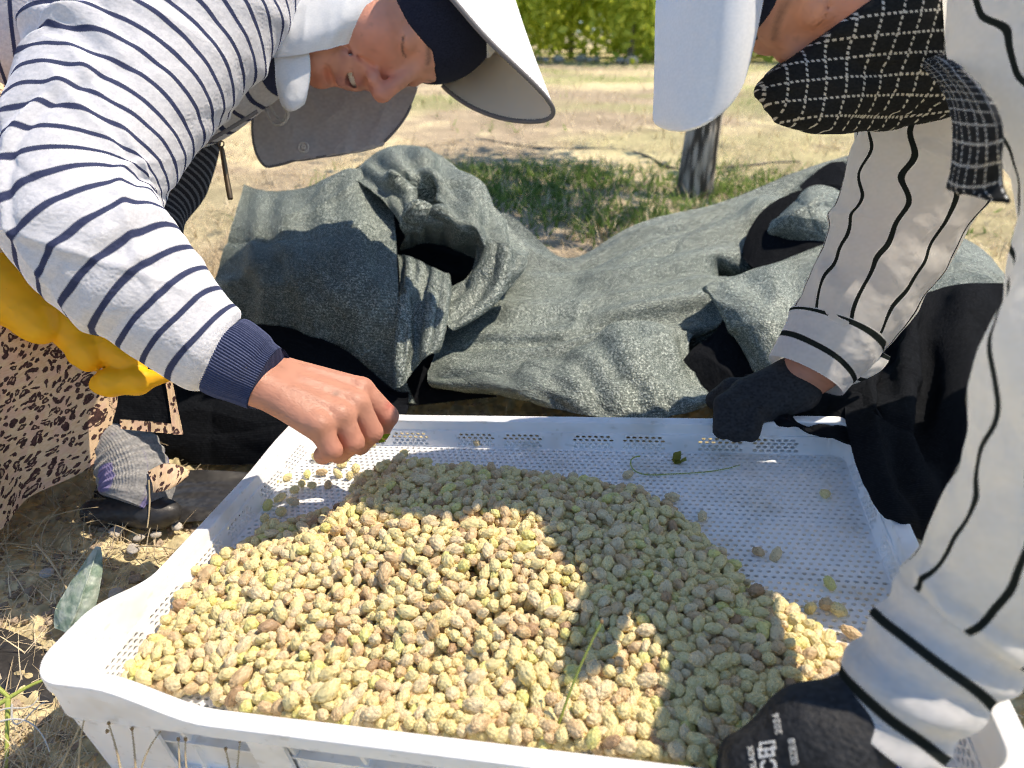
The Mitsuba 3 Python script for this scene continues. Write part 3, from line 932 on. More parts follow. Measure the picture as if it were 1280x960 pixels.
ms = [blades(scatter(26000, -1.2, 1.8, 1.6, 3.2, 61, lush), 0.060, 0.0075, 0.75, 6, green_col, curl=0.9),
      blades(scatter(9000, -7, 8, 3.0, 12, 62, lambda x, y: np.clip((meshkit.fbm(np.stack([x, y, x * 0], -1), 3, 78) - 0.45) * 3, 0, 1)), 0.08, 0.008, 0.8, 7, lambda r, n: green_col(r, n) * 1.2 + [0.04, 0.04, 0.01], seg=2)]
v, f = cat([m[:2] for m in ms])
put('green_grass', (v, f), 'mat_leafy', False, color=np.vstack([m[2] for m in ms]), label='green grass and weeds growing in the shade around the tree trunk', kind='stuff')


def leaves(centers, size, seed, lo, hi, aspect=0.6):
    r = np.random.default_rng(seed)
    n = len(centers)
    a = r.normal(0, 1, (n, 3)); a /= np.linalg.norm(a, axis=1, keepdims=True)
    b = np.cross(a, r.normal(0, 1, (n, 3))); b /= np.linalg.norm(b, axis=1, keepdims=True)
    s = size * r.uniform(0.6, 1.3, (n, 1))
    a, b = a * s, b * s * aspect
    c = np.asarray(centers)
    nrm = np.cross(a, b); nrm /= np.linalg.norm(nrm, axis=1, keepdims=True)
    v = np.stack([c - a, c + b + nrm * s * 0.15, c + a, c - b + nrm * s * 0.15], 1).reshape(-1, 3)
    f = (np.array([[0, 1, 2], [0, 2, 3]])[None] + (np.arange(n) * 4)[:, None, None]).reshape(-1, 3)
    t = r.random((n, 1))
    return v, f, np.repeat(np.array(lo) * (1 - t) + np.array(hi) * t, 4, 0)


def tree(key, x, y, h, cr, trunk_r, nleaf, leaf, seed, label, catg, group=None, base=None, lo=(0.07, 0.12, 0.02), hi=(0.22, 0.28, 0.05), lean=(0, 0), crown=None, clear=0.28):
    r = np.random.default_rng(seed)
    z0 = gz(np.array([x]), np.array([y]))[0] - 0.03
    top = np.array([x + lean[0], y + lean[1], z0 + h * 0.55])
    mid = (np.array([x, y, z0]) + top) / 2 + r.normal(0, 0.02 * h, 3) * [1, 1, 0]
    ms = [wire([[x, y, z0], [x * .75 + mid[0] * .25, y * .75 + mid[1] * .25, z0 + (mid[2] - z0) * .5], mid, top], [trunk_r * 1.25, trunk_r, trunk_r * 0.9, trunk_r * 0.5], 14, 30)]
    cc = crown if crown is not None else np.array([top[0], top[1], z0 + h * (1 + clear) / 2])
    half = np.array([cr, cr, h * (1 - clear) / 2]) if crown is None else np.array([cr, cr, cr * 0.8])
    tips = []
    for k in range(11):
        d = r.normal(0, 1, 3); d /= np.linalg.norm(d)
        e = cc + d * half * r.uniform(0.55, 0.95)
        s = mid + (top - mid) * r.uniform(0.1, 1)
        m_ = (s + e) / 2 + r.normal(0, 0.06, 3) * h * 0.3
        ms.append(wire([s, m_, e], [trunk_r * 0.38, trunk_r * 0.22, trunk_r * 0.07], 6, 12)); tips += [e, (m_ + e) / 2]
    tag(key, label, catg, group)
    v, f = cat(ms)
    put(key + '__trunk', (v, f), 'mat_bark', True)
    tips = np.array(tips)
    n = nleaf
    c = tips[r.integers(0, len(tips), n)] + r.normal(0, 1, (n, 3)) * half * 0.24
    extra = cc + r.normal(0, 0.42, (n // 3, 3)) * half
    v, f, col = leaves(np.vstack([c, extra]), leaf, seed + 1, lo, hi)
    put(key + '__crown', (v, f), 'mat_leafy', False, color=col)


b_ = on_ground(868, 246)
tree('orchard_tree', b_[0], b_[1], 3.0, 0.85, 0.050, 1500, 0.040, 71, 'gray-barked orchard tree trunk standing in weeds behind the net', 'tree', lean=(0.16, 0.05), crown=np.array([1.25, 2.75, 2.0]))
R_ = np.random.default_rng(5)
WROW = ['nearest', 'second', 'third', 'farthest']
k = 0
for row, (yy, n) in enumerate(((12.2, 9), (14.6, 10), (17.5, 11), (22.0, 12))):
    for i in range(n):
        x = (i - (n - 1) / 2) * 1.75 * (1 + row * 0.16) + R_.uniform(-0.5, 0.5)
        y = yy + R_.uniform(-0.6, 0.6)
        tree('leafy_tree' if k == 0 else f'leafy_tree_{k:03d}', x, y, R_.uniform(2.6, 3.3) + 0.3 * row, R_.uniform(0.85, 1.15), 0.045, 3800 if row < 2 else 2000, 0.075 + 0.012 * row, 300 + k,
             f'bright green young fruit tree in the {WROW[row]} of the background rows', 'tree', f'young fruit trees in the {WROW[row]} background row', clear=0.02,
             lo=(0.42, 0.52, 0.07), hi=(0.74, 0.80, 0.16))
        k += 1
# pale stones between the background trees and stones by the crate
def stone(c, s, seed, label, group, key='stone'):
    r = np.random.default_rng(seed)
    m = trimesh.creation.icosphere(subdivisions=2)
    v = np.array(m.vertices)
    v = v * (0.75 + 0.5 * meshkit.fbm(v * 1.3 + seed, 3, seed)[:, None]) * np.array([1, 0.8, 0.55]) * s
    a = r.uniform(0, 6.3); R2 = np.array([[math.cos(a), -math.sin(a), 0], [math.sin(a), math.cos(a), 0], [0, 0, 1]])
    put(key, (v @ R2.T + c, np.array(m.faces)), 'mat_stone', True, label=label, cat='stone', group=group)


for i in range(16):
    x = R_.uniform(0.0, 2.6); y = R_.uniform(11.0, 13.0)
    stone([x, y, gz(np.array([x]), np.array([y]))[0] + 0.05], R_.uniform(0.05, 0.12), 20 + i, 'pale stone lying under the background trees', 'pale stones under the background trees')
# ------------------------------------------------------------------ the shade net: one long cloth thrown down in folds behind the crate
net = 'shade_net'
tag(net, 'dark green-gray woven shade net heaped in folds behind the white crate', 'shade net')


def facing(g):
    n = grid_normals(g)
    return n if (n * (CAM - g)).sum() > 0 else -n


def wrinkle(g, amp, seed, scale=16, fine=1.0, dirs=(1.0, 0.35)):
    n = facing(g)
    h, w = g.shape[:2]
    uv = arc_uv(g).reshape(h, w, 2)
    warp = 0.03 * (meshkit.fbm(np.c_[uv.reshape(-1, 2) * 9, np.zeros(h * w)], 2, seed + 5).reshape(h, w) - 0.5)
    q = np.stack([uv[..., 0] * scale * dirs[0] + warp * 30, uv[..., 1] * scale * dirs[1], uv[..., 0] * 0], -1)
    r = 1 - np.abs(2 * meshkit.fbm(q, 3, seed) - 1) * 2
    q2 = np.stack([uv[..., 0] * 60, uv[..., 1] * 60, uv[..., 0] * 0 + seed], -1)
    d = amp * (0.75 * r + 0.9 * (meshkit.fbm(q * 0.7, 2, seed + 3) - 0.5)) + fine * 0.0022 * (meshkit.fbm(q2, 3, seed + 1) - 0.5)
    return g + n * d[..., None], uv.reshape(-1, 2)


def creases(g, seed, n, amp=.007):
    """Sharp folds: straight ridges and valleys of limited length at random angles."""
    r = np.random.default_rng(seed)
    h, w = g.shape[:2]
    uv = arc_uv(g).reshape(h, w, 2)
    ext = uv[-1, -1]
    d = np.zeros((h, w))
    for _ in range(n):
        c = r.uniform(0.05, 0.95, 2) * ext; a = r.uniform(-.9, .9) + (0 if r.random() < .6 else np.pi / 2)
        x = (uv[..., 0] - c[0]) * np.cos(a) + (uv[..., 1] - c[1]) * np.sin(a)
        y = -(uv[..., 0] - c[0]) * np.sin(a) + (uv[..., 1] - c[1]) * np.cos(a)
        L = r.uniform(.05, .16); x = x - r.uniform(-2, 2) * y * y
        wd = r.uniform(.008, .022)
        d += r.uniform(.4, 1) * amp * (1 if r.random() < .6 else -1) * np.exp(-np.abs(x) / wd * (1 + .4 * np.sign(x))) * np.exp(-(y / L) ** 2)
    return g + facing(g) * d[..., None]


def buckle(ctrl, cell=.024, eu=1.05, ev=1.08, hold=3.2, k=.30, iters=220, seed=0, stiff=.35, soft=0.0):
    """The sheet through the control points with more cloth than it has room for: the surplus buckles into folds while the broad shape is held."""
    from scipy.ndimage import gaussian_filter, zoom
    n_ = 0
    g0 = spline_grid(ctrl, 40, 40)
    n = int(np.linalg.norm(np.diff(g0, axis=0), axis=-1).sum(0).mean() / cell) + 3
    m = int(np.linalg.norm(np.diff(g0, axis=1), axis=-1).sum(1).mean() / cell) + 3
    g = spline_grid(ctrl, n, m)
    r = np.random.default_rng(seed)
    noise_ = gaussian_filter(r.normal(0, 1, (n, m)), (2.5, .7) if ev > eu else (.7, 4.0)); noise_ /= noise_.std()
    x = g + facing(g) * (noise_ * .004)[..., None]
    Lu, Lv = np.linalg.norm(np.diff(g, axis=0), axis=-1) * eu, np.linalg.norm(np.diff(g, axis=1), axis=-1) * ev
    Ld = np.linalg.norm(g[1:, 1:] - g[:-1, :-1], axis=-1) * (eu + ev) / 2; Le = np.linalg.norm(g[1:, :-1] - g[:-1, 1:], axis=-1) * (eu + ev) / 2
    B2u, B2v = np.linalg.norm(g[2:] - g[:-2], axis=-1), np.linalg.norm(g[:, 2:] - g[:, :-2], axis=-1)
    blur = lambda a: np.stack([gaussian_filter(a[..., c], hold, mode='nearest') for c in range(3)], -1)  # noqa: E731
    gb = blur(g)
    def pull(a, b, L, w, lower=False):
        d = b - a
        l = np.linalg.norm(d, axis=-1) + 1e-9
        e = (l - L) / l
        if lower:
            e = np.minimum(e, 0)
        return d * (e * w / 2)[..., None]
    for it in range(iters):
        for par in (0, 1):
            e = pull(x[par:-1:2], x[par + 1::2], Lu[par::2], .9); x[par:-1:2] += e; x[par + 1::2] -= e
            e = pull(x[:, par:-1:2], x[:, par + 1::2], Lv[:, par::2], .9); x[:, par:-1:2] += e; x[:, par + 1::2] -= e
        acc = np.zeros_like(x)
        e = pull(x[:-1, :-1], x[1:, 1:], Ld, .25); acc[:-1, :-1] += e; acc[1:, 1:] -= e
        e = pull(x[:-1, 1:], x[1:, :-1], Le, .25); acc[:-1, 1:] += e; acc[1:, :-1] -= e
        e = pull(x[:-2], x[2:], B2u * 1.0, stiff * .5, True); acc[:-2] += e; acc[2:] -= e
        e = pull(x[:, :-2], x[:, 2:], B2v * 1.0, stiff * .5, True); acc[:, :-2] += e; acc[:, 2:] -= e
        x += acc * .6
        x += k * (gb - blur(x))
        y = x - g
        x = g + y * (1 - soft) + soft * np.stack([gaussian_filter(y[..., c], 1.6, mode='nearest') for c in range(3)], -1)
        x[0], x[-1], x[:, 0], x[:, -1] = g[0], g[-1], g[:, 0], g[:, -1]
    f = cell / .0042
    return np.stack([zoom(x[..., c], (f, f), order=3, mode='nearest') for c in range(3)], -1)


def sheet(key, ctrl, mat, amp=0.006, seed=0, n=150, m=150, label=None, dent=(), t=0.0016, cr=8, buck=None, **k):
    g = spline_grid(ctrl, n, m) if buck is None else buckle(ctrl, seed=seed, **buck)
    n, m = g.shape[:2]
    for u0, v0, su, sv, a in dent:
        u, v = np.meshgrid(np.linspace(0, 1, n), np.linspace(0, 1, m), indexing='ij')
        g = g - facing(g) * (a * np.exp(-((u - u0) / su) ** 2 - ((v - v0) / sv) ** 2))[..., None]
    if cr:
        g = creases(g, seed + 900, cr)
    g, uv = wrinkle(g, amp, seed, **k)
    v, f = solidify(g, t)
    return put(key, (v, f), mat, True, uv=np.vstack([uv, uv]), label=label)


N = 'mat_net'
sheet(net + '__fold', [[(305, 231, 1.20), (345, 240, 1.19), (395, 232, 1.18), (440, 214, 1.18), (487, 238, 1.17)],
                       [(287, 290, 1.13), (335, 292, 1.08), (385, 290, 1.06), (435, 285, 1.06), (495, 300, 1.07)],
                       [(271, 345, 1.10), (330, 348, 1.02), (380, 352, .985), (435, 360, .965), (498, 366, .965)],
                       [(268, 392, 1.11), (325, 400, 1.04), (380, 412, 1.0), (430, 425, .975), (500, 436, .965)],
                       [(290, 440, 1.09), (345, 455, 1.05), (400, 470, 1.01), (450, 490, .98), (520, 505, .95)]], N, 0.001, 1, cr=5, buck=dict(eu=1.0, ev=1.018, cell=.030))
sheet(net + '__fold', [[(435, 222, 1.17), (462, 198, 1.20), (495, 183, 1.22), (545, 192, 1.24), (600, 240, 1.25), (662, 315, 1.25)],
                       [(460, 236, 1.13), (480, 216, 1.14), (510, 203, 1.14), (552, 212, 1.15), (606, 258, 1.16), (660, 320, 1.18)],
                       [(485, 258, 1.10), (498, 236, 1.11), (525, 228, 1.11), (565, 238, 1.10), (612, 278, 1.10), (658, 324, 1.12)],
                       [(505, 285, 1.08), (515, 268, 1.07), (545, 262, 1.06), (580, 275, 1.05), (620, 300, 1.06), (656, 328, 1.08)],
                       [(505, 300, 1.10), (520, 288, 1.08), (550, 287, 1.07), (585, 300, 1.065), (620, 318, 1.07), (650, 331, 1.09)],
                       [(500, 312, 1.16), (520, 305, 1.16), (550, 305, 1.16), (585, 318, 1.15), (615, 330, 1.15), (640, 336, 1.15)]], N, 0.001, 2, cr=4, buck=dict(eu=1.0, ev=1.09, cell=.021),
      dent=[(0.44, 0.36, 0.075, 0.12, 0.10), (0.36, 0.20, 0.10, 0.035, -0.018), (0.62, 0.30, 0.05, 0.20, -0.014), (0.20, 0.62, 0.05, 0.20, 0.016)])
sheet(net + '__fold', [[(596, 296, 1.085), (616, 302, 1.06), (640, 314, 1.055), (660, 325, 1.06)],
                       [(596, 318, 1.075), (612, 326, 1.045), (632, 338, 1.03), (652, 342, 1.045)],
                       [(588, 345, 1.065), (600, 354, 1.035), (618, 366, 1.015), (634, 362, 1.035)],
                       [(566, 362, 1.05), (578, 376, 1.02), (594, 390, .995), (608, 384, 1.02)],
                       [(540, 374, 1.03), (548, 392, 1.0), (560, 410, .975), (578, 406, .995)]], N, 0.001, 3, cr=2, buck=dict(eu=1.0, ev=1.06, cell=.014))
sheet(net + '__fold', [[(497, 318, 1.07), (515, 322, 1.05), (532, 330, 1.03), (548, 338, 1.02), (562, 346, 1.05)],
                       [(500, 355, 1.02), (514, 362, .98), (528, 366, .985), (545, 366, .965), (562, 372, 1.0)],
                       [(498, 400, .97), (510, 404, .935), (524, 408, .95), (540, 408, .93), (556, 410, .97)],
                       [(493, 474, .93), (502, 482, .91), (518, 462, .925), (533, 446, .915), (548, 440, .945)]], N, 0.001, 4, cr=0, buck=dict(eu=1.0, ev=1.20, cell=.013))
# near-black cloth behind the heap, painting the shade of its hollows
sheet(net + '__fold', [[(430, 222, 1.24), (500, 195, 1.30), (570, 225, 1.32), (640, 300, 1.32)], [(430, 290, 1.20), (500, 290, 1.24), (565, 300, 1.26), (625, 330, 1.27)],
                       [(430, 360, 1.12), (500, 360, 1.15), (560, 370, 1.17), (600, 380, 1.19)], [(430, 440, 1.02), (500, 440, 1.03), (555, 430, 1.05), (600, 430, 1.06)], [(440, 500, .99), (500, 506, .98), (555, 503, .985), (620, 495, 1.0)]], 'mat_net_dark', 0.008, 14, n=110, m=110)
# the long part of the net, spread towards the right
sheet(net + '__spread', [[(610, 268, 1.36), (665, 292, 1.34), (716, 324, 1.30), (790, 284, 1.34), (880, 260, 1.38), (960, 230, 1.41), (1055, 196, 1.45), (1110, 205, 1.45)],
                         [(600, 330, 1.25), (660, 340, 1.22), (720, 342, 1.22), (790, 318, 1.24), (870, 295, 1.26), (950, 270, 1.30), (1050, 235, 1.34), (1110, 240, 1.35)],
                         [(575, 385, 1.13), (640, 378, 1.11), (710, 376, 1.12), (780, 362, 1.13), (860, 345, 1.15), (940, 325, 1.17), (1050, 295, 1.22), (1110, 290, 1.24)],
                         [(550, 432, 1.03), (630, 425, 1.02), (700, 420, 1.02), (775, 402, 1.04), (850, 392, 1.06), (930, 378, 1.08), (1050, 350, 1.12), (1110, 350, 1.13)],
                         [(535, 470, .97), (610, 468, .95), (690, 462, .95), (770, 450, .97), (850, 440, 1.0), (930, 435, 1.02), (1050, 420, 1.04), (1110, 420, 1.05)],
                         [(550, 484, .99), (620, 492, .97), (690, 496, .96), (770, 495, .96), (850, 490, .98), (930, 485, 1.0), (1050, 480, 1.0), (1110, 480, 1.0)]], N, 0.002, 5, cr=10, buck=dict(eu=1.05, ev=1.0, cell=.030),
      dent=[(0.13, 0.84, 0.055, 0.06, 0.16), (0.36, 0.72, 0.06, 0.06, 0.14), (0.74, 0.62, 0.08, 0.07, 0.10), (0.60, 0.36, 0.04, 0.3, 0.02)])
sheet(net + '__fold', [[(985, 262, 1.25), (1005, 240, 1.24), (1030, 236, 1.24), (1075, 262, 1.25)], [(968, 282, 1.22), (1000, 268, 1.19), (1035, 268, 1.19), (1080, 290, 1.2)], [(962, 300, 1.24), (1000, 300, 1.20), (1040, 304, 1.19), (1085, 320, 1.2)]], N, .003, 15, n=60, m=70)
sheet(net + '__fold', [[(575, 470, .985), (640, 458, .98), (700, 442, .985), (740, 424, 1.0), (768, 404, 1.02), (815, 404, 1.035), (866, 420, 1.045)],
                       [(580, 474, .955), (645, 466, .94), (705, 455, .94), (748, 442, .945), (790, 428, .95), (830, 432, .985), (862, 446, 1.01)],
                       [(590, 480, .94), (655, 477, .915), (715, 472, .91), (760, 466, .91), (805, 462, .91), (845, 470, .935), (878, 484, .95)],
                       [(605, 487, .935), (670, 492, .90), (728, 494, .89), (770, 494, .885), (815, 492, .885), (858, 494, .888), (900, 497, .888)],
                       [(640, 498, .94), (690, 510, .90), (740, 520, .88), (782, 526, .872), (825, 524, .87), (865, 514, .872), (899, 501, .882)]], N, 0.001, 6, cr=3, buck=dict(eu=1.0, ev=1.025))
sheet(net + '__fold', [[(898, 372, 1.07), (906, 356, 1.08), (930, 342, 1.09), (990, 324, 1.10), (1060, 318, 1.12), (1110, 322, 1.13)],
                       [(886, 366, 1.04), (893, 366, 1.025), (935, 366, 1.02), (990, 352, 1.03), (1062, 346, 1.05), (1115, 350, 1.06)],
                       [(905, 395, 1.02), (912, 392, .99), (948, 394, .965), (1000, 390, .97), (1070, 388, .99), (1120, 392, 1.0)],
                       [(930, 436, .985), (935, 432, .96), (965, 436, .93), (1012, 440, .93), (1080, 440, .95), (1120, 442, .96)],
                       [(948, 476, .95), (955, 474, .93), (985, 486, .90), (1025, 492, .90), (1085, 492, .92), (1120, 494, .93)]], N, 0.001, 7, cr=3, buck=dict(eu=1.0, ev=1.02))
sheet(net + '__fold', [[(1100, 262, 1.30), (1165, 285, 1.26), (1222, 310, 1.22), (1262, 352, 1.15), (1300, 380, 1.1)],
                       [(1110, 320, 1.16), (1165, 322, 1.13), (1218, 332, 1.10), (1256, 358, 1.06), (1300, 390, 1.0)],
                       [(1110, 380, 1.03), (1165, 378, 1.0), (1220, 376, .98), (1260, 380, .95), (1300, 400, .94)],
                       [(1110, 430, .96), (1165, 430, .93), (1220, 430, .92), (1260, 430, .90), (1300, 440, .90)]], N, 0.005, 8, n=110, m=120)
# near-black patches that paint shade into the hollows of the net
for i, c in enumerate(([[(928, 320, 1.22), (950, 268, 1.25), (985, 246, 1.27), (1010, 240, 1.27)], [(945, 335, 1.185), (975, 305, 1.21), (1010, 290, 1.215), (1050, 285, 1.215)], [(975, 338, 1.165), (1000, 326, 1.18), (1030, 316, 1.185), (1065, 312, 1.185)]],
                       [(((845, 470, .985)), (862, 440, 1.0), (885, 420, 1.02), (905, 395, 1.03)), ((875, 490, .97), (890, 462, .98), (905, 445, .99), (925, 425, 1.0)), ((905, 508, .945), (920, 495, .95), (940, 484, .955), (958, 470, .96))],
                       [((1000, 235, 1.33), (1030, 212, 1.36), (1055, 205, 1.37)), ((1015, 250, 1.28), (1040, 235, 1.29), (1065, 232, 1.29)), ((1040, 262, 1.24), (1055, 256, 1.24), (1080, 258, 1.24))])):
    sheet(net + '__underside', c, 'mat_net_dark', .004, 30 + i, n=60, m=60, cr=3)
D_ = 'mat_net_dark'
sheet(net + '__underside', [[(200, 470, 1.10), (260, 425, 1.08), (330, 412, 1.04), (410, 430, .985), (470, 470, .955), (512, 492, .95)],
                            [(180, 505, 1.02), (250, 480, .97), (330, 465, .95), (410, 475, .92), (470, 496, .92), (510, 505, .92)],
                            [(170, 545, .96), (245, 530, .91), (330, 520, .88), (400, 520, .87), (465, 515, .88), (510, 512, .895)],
                            [(180, 580, .95), (250, 580, .90), (320, 580, .87), (380, 565, .85), (445, 540, .855), (505, 520, .88)]], D_, 0.007, 9, n=150, m=160, label='black piece of the net under the striped sleeve, shade painted into its colour')  # near-black sheet standing in for the shade under the sleeve
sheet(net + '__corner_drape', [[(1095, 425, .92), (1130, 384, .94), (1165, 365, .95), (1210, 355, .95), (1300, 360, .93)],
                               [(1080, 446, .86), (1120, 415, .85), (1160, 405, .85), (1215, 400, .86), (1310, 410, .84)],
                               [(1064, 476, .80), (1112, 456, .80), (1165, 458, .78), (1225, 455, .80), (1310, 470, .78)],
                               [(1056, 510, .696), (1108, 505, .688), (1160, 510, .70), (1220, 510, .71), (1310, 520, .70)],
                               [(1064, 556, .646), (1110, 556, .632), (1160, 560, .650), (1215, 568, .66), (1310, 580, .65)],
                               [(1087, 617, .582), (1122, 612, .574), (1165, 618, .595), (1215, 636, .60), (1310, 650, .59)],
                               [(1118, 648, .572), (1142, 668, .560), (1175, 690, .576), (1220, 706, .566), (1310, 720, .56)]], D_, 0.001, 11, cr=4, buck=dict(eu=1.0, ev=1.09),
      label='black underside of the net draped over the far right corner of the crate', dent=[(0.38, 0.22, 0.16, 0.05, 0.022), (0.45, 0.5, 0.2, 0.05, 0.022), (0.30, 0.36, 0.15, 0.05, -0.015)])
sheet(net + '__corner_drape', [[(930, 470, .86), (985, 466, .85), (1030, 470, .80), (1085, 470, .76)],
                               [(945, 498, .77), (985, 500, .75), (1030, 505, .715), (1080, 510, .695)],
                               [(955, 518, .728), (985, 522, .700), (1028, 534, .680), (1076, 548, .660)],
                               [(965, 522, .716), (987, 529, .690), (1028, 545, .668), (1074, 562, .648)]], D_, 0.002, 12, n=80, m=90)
# ------------------------------------------------------------------ people: shared builders
def frame(F, U, O):
    F, U = np.asarray(F, float), np.asarray(U, float)
    U = U / np.linalg.norm(U); F = F - U * (F @ U); F /= np.linalg.norm(F)
    M = np.eye(4)
    M[:3, :3] = C2W @ np.stack([np.cross(F, U), F, U], 1)
    M[:3, 3] = O
    return M


def head_sdf(p, smile=True):
    x = np.abs(p[..., 0]); q = np.stack([x, p[..., 1], p[..., 2]], -1)
    d = ell(p, (0, -.012, .035), (.076, .098, .088))
    d = smin(d, ell(p, (0, .030, -.032), (.060, .066, .082)), .03)
    d = smin(d, cap(q, (.052, -.005, -.058), (.014, .070, -.100), .019, .017), .022)
    d = smin(d, cap(q, (0, .074, -.101), (.008, .074, -.100), .0165, .0160), .016)
    d = smin(d, ell(q, (.036, .062, -.026), (.027, .026, .026)), .022)          # cheeks
    d = smin(d, cap(q, (.010, .086, .030), (.042, .068, .031), .010, .009), .016)   # brows
    d = smax(d, -ell(q, (.031, .103, .010), (.019, .017, .013)), .012)          # sockets
    d = smin(d, ell(q, (.031, .074, .009), (.0155, .0140, .0125)), .005)        # closed lids
    d = smax(d, -cap(q, (.018, .0905, .0045), (.044, .079, .0045), .0012, .0010), .0025)
    d = smin(d, cap(p, (0, .087, .020), (0, .116, -.026), .0070, .0098), .010)  # nose
    d = smin(d, ell(p, (0, .1155, -.030), (.0118, .0115, .0108)), .006)
    d = smin(d, ell(q, (.0128, .104, -.035), (.0078, .0115, .0080)), .006)
    d = smax(d, -ell(q, (.0068, .1120, -.0435), (.0040, .0068, .0055)), .003)
    d = smin(d, ell(p, (0, .078, -.062), (.034, .022, .024)), .014)             # mouth mound
    d = smax(d, -cap(q, (.020, .094, -.036), (.037, .080, -.062), .0016, .0022), .006)  # nasolabial
    d = smin(d, cap(q, (0, .0985, -.0555), (.033, .0825, -.0520), .0050, .0030), .004)   # upper lip
    d = smin(d, cap(q, (0, .0965, -.0745), (.030, .0825, -.0630), .0062, .0036), .004)   # lower lip
    d = smax(d, -cap(q, (0, .0985, -.0640), (.031, .0840, -.0570), .0060, .0028), .002)  # open mouth
    d = smax(d, -ell(p, (0, .090, -.087), (.018, .006, .004)), .006)
    d = smin(d, cap(p, (0, -.02, -.06), (0, -.045, -.17), .052, .055), .03)     # neck
    d = smin(d, ell(q, (.080, -.012, -.005), (.008, .018, .030)), .006)         # ears
    return d


SKIN = np.array([0.52, 0.295, 0.21])


def head_color(v, lash_on=1.0):
    x = np.abs(v[:, 0])
    q = np.c_[x, v[:, 1:]]
    n = meshkit.fbm(v * 60, 3, 4)[:, None]
    c = SKIN * np.array([1.26, 1.10, 1.06]) * (0.86 + 0.30 * n)  # face copy of the skin, lightened to make up for its shade
    red = np.zeros(len(v))
    for o, r in (((0, .112, -.030), .020), ((.038, .075, -.026), .028), ((0, .085, -.100), .020)):
        red += np.exp(-(((q - o) ** 2).sum(1)) / r ** 2)
    c = c * (1 - np.clip(red, 0, 1)[:, None] * np.array([0.0, 0.20, 0.20]))
    lip = np.maximum(np.exp(-(cap(q, (0, .0985, -.0555), (.029, .0845, -.0535), 0, 0) / .0062) ** 4), np.exp(-(cap(q, (0, .0965, -.0745), (.027, .084, -.0635), 0, 0) / .0070) ** 4))
    c = c * (1 - lip[:, None]) + np.array([0.36, 0.13, 0.125]) * lip[:, None]
    front = v[:, 1] > .05
    bz = .0275 + .0045 * np.sin(np.clip((x - .012) / .036, 0, 1) * np.pi * .8)
    brow = front * np.exp(-((v[:, 2] - bz) / .0030) ** 2) * np.clip((x - .011) / .004, 0, 1) * np.clip((.048 - x) / .010, 0, 1) * (0.45 + 0.4 * meshkit.noise(v * [700, 300, 300]))
    lz = .0018 + 20.0 * (x - .031) ** 2
    lash = front * np.exp(-((v[:, 2] - lz) / .0013) ** 2) * np.clip((x - .017) / .003, 0, 1) * np.clip((.0465 - x) / .004, 0, 1) * .7 * lash_on
    dark = np.clip(np.maximum(brow * 0.8, lash), 0, 1)[:, None]
    c = c * (1 - dark) + np.array([0.05, 0.032, 0.024]) * dark
    mouth = np.exp(-(cap(q, (0, .094, -.0640), (.025, .083, -.0585), 0, 0) / .0042) ** 4)[:, None]
    c = c * (1 - mouth) + np.array([0.10, 0.03, 0.03]) * mouth
    spots = np.clip((meshkit.noise(v * 150, 9) - 0.86) * 4, 0, 0.2)[:, None]
    return c * (1 - spots * 0.6)


def skin_plain(v, red=()):
    n = meshkit.fbm(v * 70, 3, 4)[:, None]
    c = SKIN * np.array([0.88, 0.75, 0.72]) * (0.86 + 0.28 * n)  # hand copy of the skin, darkened to offset direct sun
    for o, r, a in red:
        w = a * np.exp(-((v - o) ** 2).sum(1) / r ** 2)[:, None]
        c = c * (1 - w * np.array([0.10, 0.34, 0.36]))
    spots = np.clip((meshkit.noise(v * 190, 9) - 0.84) * 3, 0, 0.2)[:, None]
    return c * (1 - spots * 0.5)


def hand_sdf(chains, palm, k_f=0.0018, k_p=0.010):
    """chains: lists of (point, radius) for each finger; palm: capsules."""
    def f(p):
        d = None
        for a, b, ra, rb in palm:
            e = cap(p, a, b, ra, rb)
            d = e if d is None else smin(d, e, k_p)
        for ch in chains:
            e = None
            for (a, ra), (b, rb) in zip(ch[:-1], ch[1:]):
                c_ = cap(p, a, b, ra, rb)
                e = c_ if e is None else smin(e, c_, 0.0025)
            d = smin(d, e, k_f)
        return d
    return f


def bounds(pts, m):
    p = np.array(pts)
    return p.min(0) - m, p.max(0) + m


# ------------------------------------------------------------------ the person on the left
pl = 'person'
tag(pl, 'woman in striped sweater and leopard skirt bending over the crate, picking with her bare hand', 'person')

# head
U_, F_ = (0.975, -0.12, 0.06), (0.08, 0.97, -0.20)
MH = frame(F_, U_, np.zeros(3))
O_ = P(476, 126, .83) - MH[:3, :3] @ np.array([0, .127, -.031])
MH[:3, 3] = O_
v, f = nets(lambda p: head_sdf(p) + .0009 * (meshkit.fbm(p * 95, 2, 2) - .5), (-.095, -.13, -.19), (.095, .135, .13), .0021)
hv, hf, hc = v, f, head_color(v)
